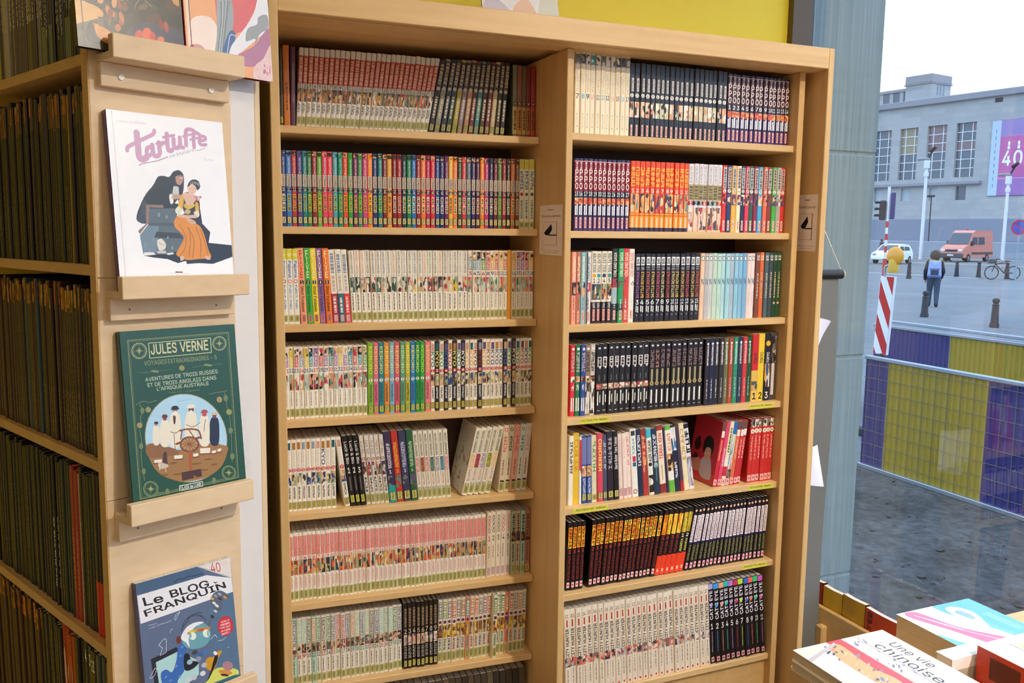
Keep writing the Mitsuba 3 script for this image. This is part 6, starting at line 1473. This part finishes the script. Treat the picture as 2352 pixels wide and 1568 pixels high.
# banner
k = thing('facade_banner', 'pink and purple banner with a white 40 shaped as candles on the building', 'banner')
put('cloth', fb(-3.74, -14.0, -.12, -.06, 4.15, 11.95), 'purple_sheet', k)
A = Art(10.2, 7.75, '#9a86b6')
A.poly([(.0, 0), (.95, 0), (.95, 7.75), (0, 7.75)], '#b4c6d2'); A.poly([(.95, 1.75), (10.2, 1.75), (10.2, 6.1), (.95, 6.1)], '#c06a9c'); A.poly([(.95, 0), (10.2, 0), (10.2, 1.75), (.95, 1.75)], '#9a74ac')
A.line([(.95, 6.1), (10.2, 6.1)], .06, '#a890bc', False); A.line([(.95, 1.75), (10.2, 1.75)], .06, '#d0b0cc', False)
for q in range(9): A.line([(.48, .9 + q * .7), (.48, 1.2 + q * .7)], .10, '#7a90a8', False)
A.text('4', (1.30, 3.05), (2.15, 3.05), 1.55, '#e6ecf0'); A.text('0', (2.42, 3.05), (3.35, 3.05), 1.55, '#e6ecf0'); 
for x in (1.88, 2.88): A.poly([(x - .12, 4.72), (x + .12, 4.72), (x + .13, 5.05), (x - .13, 5.05)], '#e6ecf0'); A.ell(x, 5.32, .11, .24, '#eef2f4')
decal('print', A, lambda q: (np.c_[-3.76 - q[:, 0], np.full(len(q), -.15), 4.18 + q[:, 1]] @ MF.T + P0 + [0, 0, H]), k)

# vehicles, local: x forward, y left, z up
def placed(x, y, az):
    a = math.radians(az); f = np.array([math.sin(a), math.cos(a), 0]); l = np.array([-f[1], f[0], 0]); M_ = np.array([f, l, [0, 0, 1.0]]).T
    def go(m): m = m.copy(); m.vertices = m.vertices @ M_.T + [x, y, GZ]; return m
    return go
def body(profile, w, tumble=.10, zsh=.9):
    """side outline (x, z) extruded across, narrowing above the waist"""
    m = trimesh.creation.extrude_polygon(Polygon(profile), w, engine='earcut'); m.vertices = np.c_[m.vertices[:, 0], m.vertices[:, 2] - w / 2, m.vertices[:, 1]]; m.faces = m.faces[:, ::-1]
    top = np.clip((m.vertices[:, 2] - zsh) / 1.2, 0, 1); m.vertices[:, 1] *= 1 - tumble * top
    return m
def wheels(k, go, xs, w, r, tw=.2):
    for x in xs:
        for s in (-1, 1):
            t = put('wheel', go(cyl((x, s * (w / 2 - tw), r), (x, s * (w / 2 + .01), r), r, n=20)), 'iron', k, smooth=40)
            put('hubcap', go(cyl((x, s * (w / 2 + .01), r), (x, s * (w / 2 + .02), r), r * .55, n=14)), 'zinc', t)
bs('van_red', '#cf8070', .35, .5, clearcoat=.5); bs('car_white', '#dfe6ea', .3, .5, clearcoat=.5); bs('car_glass', '#3c4a58', .1, .6); bs('bumper_grey', '#4a444c', .6)
go = placed(64.54, 51.11, 256.6)
k = thing('van', 'salmon red high-roofed van parked across the street', 'van')
VP = [(-2.5, .35), (-2.5, 2.35), (-2.35, 2.62), (.55, 2.62), (.95, 2.45), (1.75, 1.42), (2.55, 1.18), (2.72, .95), (2.75, .35)]
put('body', go(body(VP, 1.95, .12, 1.0)), 'van_red', k)
def slab(pts, th=.03): 
    p = np.array(pts, float); n = np.cross(p[1] - p[0], p[2] - p[0]); n /= np.linalg.norm(n)
    return trimesh.convex.convex_hull(np.vstack([p - n * th, p + n * th]))
put('windscreen', go(slab([(1.02, -.80, 2.38), (1.02, .80, 2.38), (1.74, .88, 1.47), (1.74, -.88, 1.47)])), 'car_glass', k)
for s in (-1, 1):
    put('side_window', go(slab([(.25, s * .92, 1.45), (1.35, s * .93, 1.42), (1.0, s * .87, 2.05), (.25, s * .87, 2.05)])), 'car_glass', k)
    put('side_window', go(slab([(-.95, s * .93, 1.45), (.05, s * .93, 1.45), (.05, s * .875, 2.05), (-.95, s * .875, 2.05)])), 'car_glass', k)
    put('mirror', go(bbox(1.25, 1.45, s * 1.02 - .1, s * 1.02 + .1, 1.35, 1.72, .04)), 'iron', k); put('headlight', go(bbox(2.55, 2.77, s * .72 - .16, s * .72 + .16, .85, 1.05, .04)), 'white_paint', k)
put('bumper', go(bbox(2.6, 2.85, -.98, .98, .32, .72, .06)), 'bumper_grey', k); put('grille', go(bbox(2.62, 2.77, -.5, .5, .84, 1.02, .02)), 'iron', k); put('number_plate', go(bbox(2.845, 2.87, -.26, .26, .5, .62)), 'white_paint', k); put('roof_light', go(lathe([(0, .16), (.09, .14), (.1, 0)], (.3, 0, 2.62), 12)), 'red_paint', k)
put('side_trim', go(bbox(-2.45, 1.2, .965, .99, .62, .80)), 'bumper_grey', k); put('side_trim', go(bbox(-2.45, 1.2, -.99, -.965, .62, .80)), 'bumper_grey', k)
wheels(k, go, (1.75, -1.45), 1.95, .33)
go = placed(52.9, 48.2, 249)
k = thing('car', 'small white hatchback driving on the street', 'car')
CP = [(-1.85, .3), (-1.9, .75), (-1.72, 1.1), (-1.35, 1.42), (-.3, 1.5), (.35, 1.42), (1.05, .98), (1.75, .82), (1.92, .62), (1.92, .3)]
put('body', go(body(CP, 1.66, .22, .75)), 'car_white', k)
put('windscreen', go(slab([(.42, -.60, 1.39), (.42, .60, 1.39), (1.03, .70, 1.00), (1.03, -.70, 1.00)], .02)), 'car_glass', k)
for s in (-1, 1):
    put('side_window', go(slab([(-.25, s * .79, .98), (.80, s * .79, .98), (.32, s * .715, 1.36), (-.25, s * .70, 1.42)], .02)), 'car_glass', k); put('side_window', go(slab([(-1.35, s * .79, 1.0), (-.35, s * .79, .98), (-.35, s * .70, 1.42), (-1.15, s * .71, 1.36)], .02)), 'car_glass', k)
    put('headlight', go(bbox(1.68, 1.93, s * .58 - .14, s * .58 + .14, .62, .78, .03)), 'zinc', k)
put('bumper', go(bbox(1.8, 1.98, -.82, .82, .3, .55, .05)), 'car_white', k)
wheels(k, go, (1.2, -1.25), 1.66, .29)

# round no-parking sign and bicycle
k = thing('road_sign', 'round blue sign with red rim on a thin pole', 'sign')
sx, sy = 39.99, 28.19
put('pole', cyl((sx, sy, GZ), (sx, sy, GZ + 2.95), .04), 'zinc', k)
tc = np.array([-.82, -.57, 0]); tl = np.array([-.57, .82, 0])
def disc(r, d, col): 
    a = np.arange(28) * 2 * math.pi / 28; c = np.array([sx, sy, GZ + 2.62]) + tc * d
    mb_ = MB(); mb_.add(np.vstack([c + r * np.cos(a)[:, None] * tl * -1 + r * np.sin(a)[:, None] * [0, 0, 1], [c]]), [[i, (i + 1) % 28, 28] for i in range(28)], lin(col)); return mb_
dm = cyl(np.array([sx, sy, GZ + 2.62]) + tc * .045, np.array([sx, sy, GZ + 2.62]) + tc * .06, .37, n=28); put('plate', dm, 'zinc', k)
mb_ = disc(.37, .062, '#b83a48'); d2 = disc(.30, .064, '#4a5aa8'); v, f, c = d2.arr(); mb_.add(v, f, c)
q0 = np.array([sx, sy, GZ + 2.62]) + tc * .066; u = (-tl + np.array([0, 0, -1])) / math.sqrt(2); w_ = (-tl + np.array([0, 0, 1])) / math.sqrt(2)
mb_.quad(q0 - u * .31 - w_ * .03, q0 + u * .31 - w_ * .03, q0 + u * .31 + w_ * .03, q0 - u * .31 + w_ * .03, lin('#b83a48'))
v, f, c = mb_.arr(); put('sign_face', (v, f), 'print_flat', k, color=c)
k = thing('bicycle', 'dark bicycle leaning at the round sign', 'bicycle')
go = placed(39.75, 28.75, 300)
def ring3(x, r): 
    t = np.linspace(0, 2 * math.pi, 25); return tube([(x + r * math.cos(a), 0, .34 + r * math.sin(a)) for a in t], .028, 5)
for x in (-.52, .52): w2 = put('wheel', go(ring3(x, .33)), 'iron', k); put('hub', go(cyl((x, -.05, .34), (x, .05, .34), .05)), 'zinc', w2)
put('frame', go(tube([(-.52, 0, .34), (-.08, 0, .32), (-.2, 0, .85), (.36, 0, .78), (-.08, 0, .32)], .025)), 'iron', k); put('fork', go(tube([(.52, 0, .34), (.36, 0, .78), (.32, 0, 1.0)], .022)), 'iron', k)
put('handlebar', go(tube([(.25, -.28, 1.03), (.32, 0, 1.02), (.25, .28, 1.03)], .02)), 'iron', k); put('saddle', go(bbox(-.34, -.08, -.07, .07, .9, .96, .025)), 'iron', k); put('basket', go(bbox(.42, .72, -.15, .15, .8, 1.02, .02)), 'bumper_grey', k)

# ---------------------------------------------------------------- people: local x forward, y left, z up
bs('jeans', '#2f4258', .85); bs('dark_coat', '#2a2830', .9); bs('brown_hood', '#4a3a36', .9); bs('pack_blue', '#8a9ac8', .8); bs('scarf_ochre', '#a8903c', .9); bs('skin', '#c8967a', .6); bs('shoe_black', '#1c1c20', .6); bs('coat_grey', '#3a4450', .9); bs('coat_rust', '#6a3c3c', .9); bs('coat_patched', '#4a4238', .9)
def figure(x, y, z, az, ht, label, coat, trousers, full=False, stride=.20):
    k = thing('person', label, 'person')
    s = ht / 1.72; a = math.radians(az); f = np.array([math.sin(a), math.cos(a), 0]); l = np.array([-f[1], f[0], 0]); M_ = np.array([f, l, [0, 0, 1.0]]).T
    def go(m): m = m.copy(); m.vertices = (m.vertices * s) @ M_.T + [x, y, z]; return m
    J = dict(hd=(.02, 0, 1.59), nk=(0, 0, 1.42), ch=(0, 0, 1.28), cl=(0, .15, 1.36), cr=(0, -.15, 1.36), pv=(0, 0, .95), hl=(0, .09, .90), hr=(0, -.09, .90), kl=(.10 + stride * .3, .10, .50), kr=(.0, -.10, .49), al=(stride, .10, .09), ar=(-stride, -.10, .12), tl=(stride + .14, .11, .04), tr=(-stride + .13, -.11, .05),
             el=(-.06, .24, 1.10), er=(-.02, -.24, 1.10), wl=(.06, .24, .86), wr=(.16, -.20, .90), fl=(.09, .24, .77), fr=(.20, -.19, .82))
    R_ = dict(hd=.10, nk=.055, ch=.15, cl=.075, cr=.075, pv=.135, hl=.095, hr=.095, kl=.062, kr=.062, al=.042, ar=.042, tl=.036, tr=.036, el=.045, er=.045, wl=.032, wr=.032, fl=.034, fr=.034)
    Bn = [('hd', 'nk'), ('nk', 'ch'), ('ch', 'cl'), ('ch', 'cr'), ('ch', 'pv'), ('pv', 'hl'), ('pv', 'hr'), ('hl', 'kl'), ('kl', 'al'), ('al', 'tl'), ('hr', 'kr'), ('kr', 'ar'), ('ar', 'tr'), ('cl', 'el'), ('el', 'wl'), ('wl', 'fl'), ('cr', 'er'), ('er', 'wr'), ('wr', 'fr')]
    rf = .025 if full else .05
    put('body', go(hull_chain(J, R_, Bn, rf, 6)), 'skin', k, smooth=True)
    grow = {q: r + .018 for q, r in R_.items()}; grow['pv'] = .165; grow['hl'] = grow['hr'] = .115
    put('jacket', go(hull_chain(J, grow, [('nk', 'ch'), ('ch', 'cl'), ('ch', 'cr'), ('ch', 'pv'), ('cl', 'el'), ('el', 'wl'), ('cr', 'er'), ('er', 'wr')], rf, 5)), coat, k, smooth=True)
    put('trousers', go(hull_chain(J, grow, [('pv', 'hl'), ('pv', 'hr'), ('hl', 'kl'), ('kl', 'al'), ('hr', 'kr'), ('kr', 'ar')], rf, 5)), trousers, k, smooth=True)
    for q, t in (('al', 'tl'), ('ar', 'tr')): put('shoe', go(hull_chain(J, {**grow, 'al': .06, 'ar': .06, 'tl': .05, 'tr': .05}, [(q, t)], rf, 3)), 'shoe_black', k, smooth=True)
    hm = trimesh.creation.icosphere(3, .118); hm.vertices = hm.vertices * [1.05, .95, 1.12]; hm = hm.slice_plane([.045, 0, 0], [-1, 0, .25]); hm.apply_translation((.015, 0, 1.60))
    put('hair', go(hm), 'brown_hood', k, smooth=True)
    nose = trimesh.creation.icosphere(1, .02); nose.apply_translation((.125, 0, 1.585)); put('nose', go(nose), 'skin', k, smooth=True)
    if full:
        for yy in (-.037, .037):
            ey = trimesh.creation.icosphere(1, .012); ey.apply_translation((.108, yy, 1.615)); put('eye', go(ey), 'shoe_black', k)
            er_ = trimesh.creation.icosphere(1, .028); er_.vertices *= [.6, .5, 1.1]; er_.apply_translation((.01, math.copysign(.105, yy), 1.595)); put('ear', go(er_), 'skin', k)
        put('mouth', go(bbox(.112, .118, -.025, .025, 1.535, 1.545)), 'coat_rust', k)
        hood = trimesh.creation.icosphere(3, .15); hood.vertices *= [1.0, 1.0, 1.08]; hood = hood.slice_plane([.05, 0, 0], [-1, 0, .3]); hood.apply_translation((-.01, 0, 1.585)); put('hood', go(hood), 'brown_hood', k, smooth=True)
        t = np.linspace(0, 2 * math.pi, 17); put('scarf', go(tube([(.13 * math.cos(q), .15 * math.sin(q), 1.40 + .02 * math.sin(3 * q)) for q in t], .05, 8)), 'scarf_ochre', k, smooth=40)
        bp = put('backpack', go(trimesh.convex.convex_hull(np.vstack([trimesh.creation.icosphere(2, .07).vertices + c_ for c_ in [(-.22, .10, 1.36), (-.22, -.10, 1.36), (-.20, .13, .98), (-.20, -.13, .98), (-.28, .11, 1.02), (-.28, -.11, 1.02), (-.27, 0, 1.30)]]))), 'pack_blue', k, smooth=50)
        put('pocket', go(bbox(-.365, -.33, -.11, .11, 1.0, 1.16, .015)), 'coat_grey', bp); put('seam', go(bbox(-.352, -.30, -.14, .14, 1.18, 1.19)), 'dark_coat', bp)
        for s_ in (-1, 1): put('strap', go(tube([(-.18, s_ * .11, 1.40), (.02, s_ * .12, 1.46), (.16, s_ * .11, 1.32), (.15, s_ * .12, 1.12), (-.10, s_ * .17, 1.0)], .022, 6)), 'pack_blue', bp)
    return k
figure(22.02, 17.50, GZ, 48, 1.72, 'person seen from behind in jeans with a pale blue backpack', 'dark_coat', 'jeans', True, .13)
for s_, n_, zz, az, lb, ct, hgt in (((66.5, 62.4), 0, -2.2, -9, 'distant person in a dark coat across the street near the traffic light', 'coat_grey', 1.75), ((62.9, 51.7), 0, -2.2, 171, 'distant person in a rust-coloured jacket walking left of the van', 'coat_rust', 1.75), ((84.9, 61.1), 0, -2.2, 171, 'distant person in dark clothes by the posts beyond the bicycle', 'coat_grey', 1.75)):
    p = s_
    figure(p[0], p[1], H + zz, az, hgt, lb, ct, 'dark_coat', False, .16)
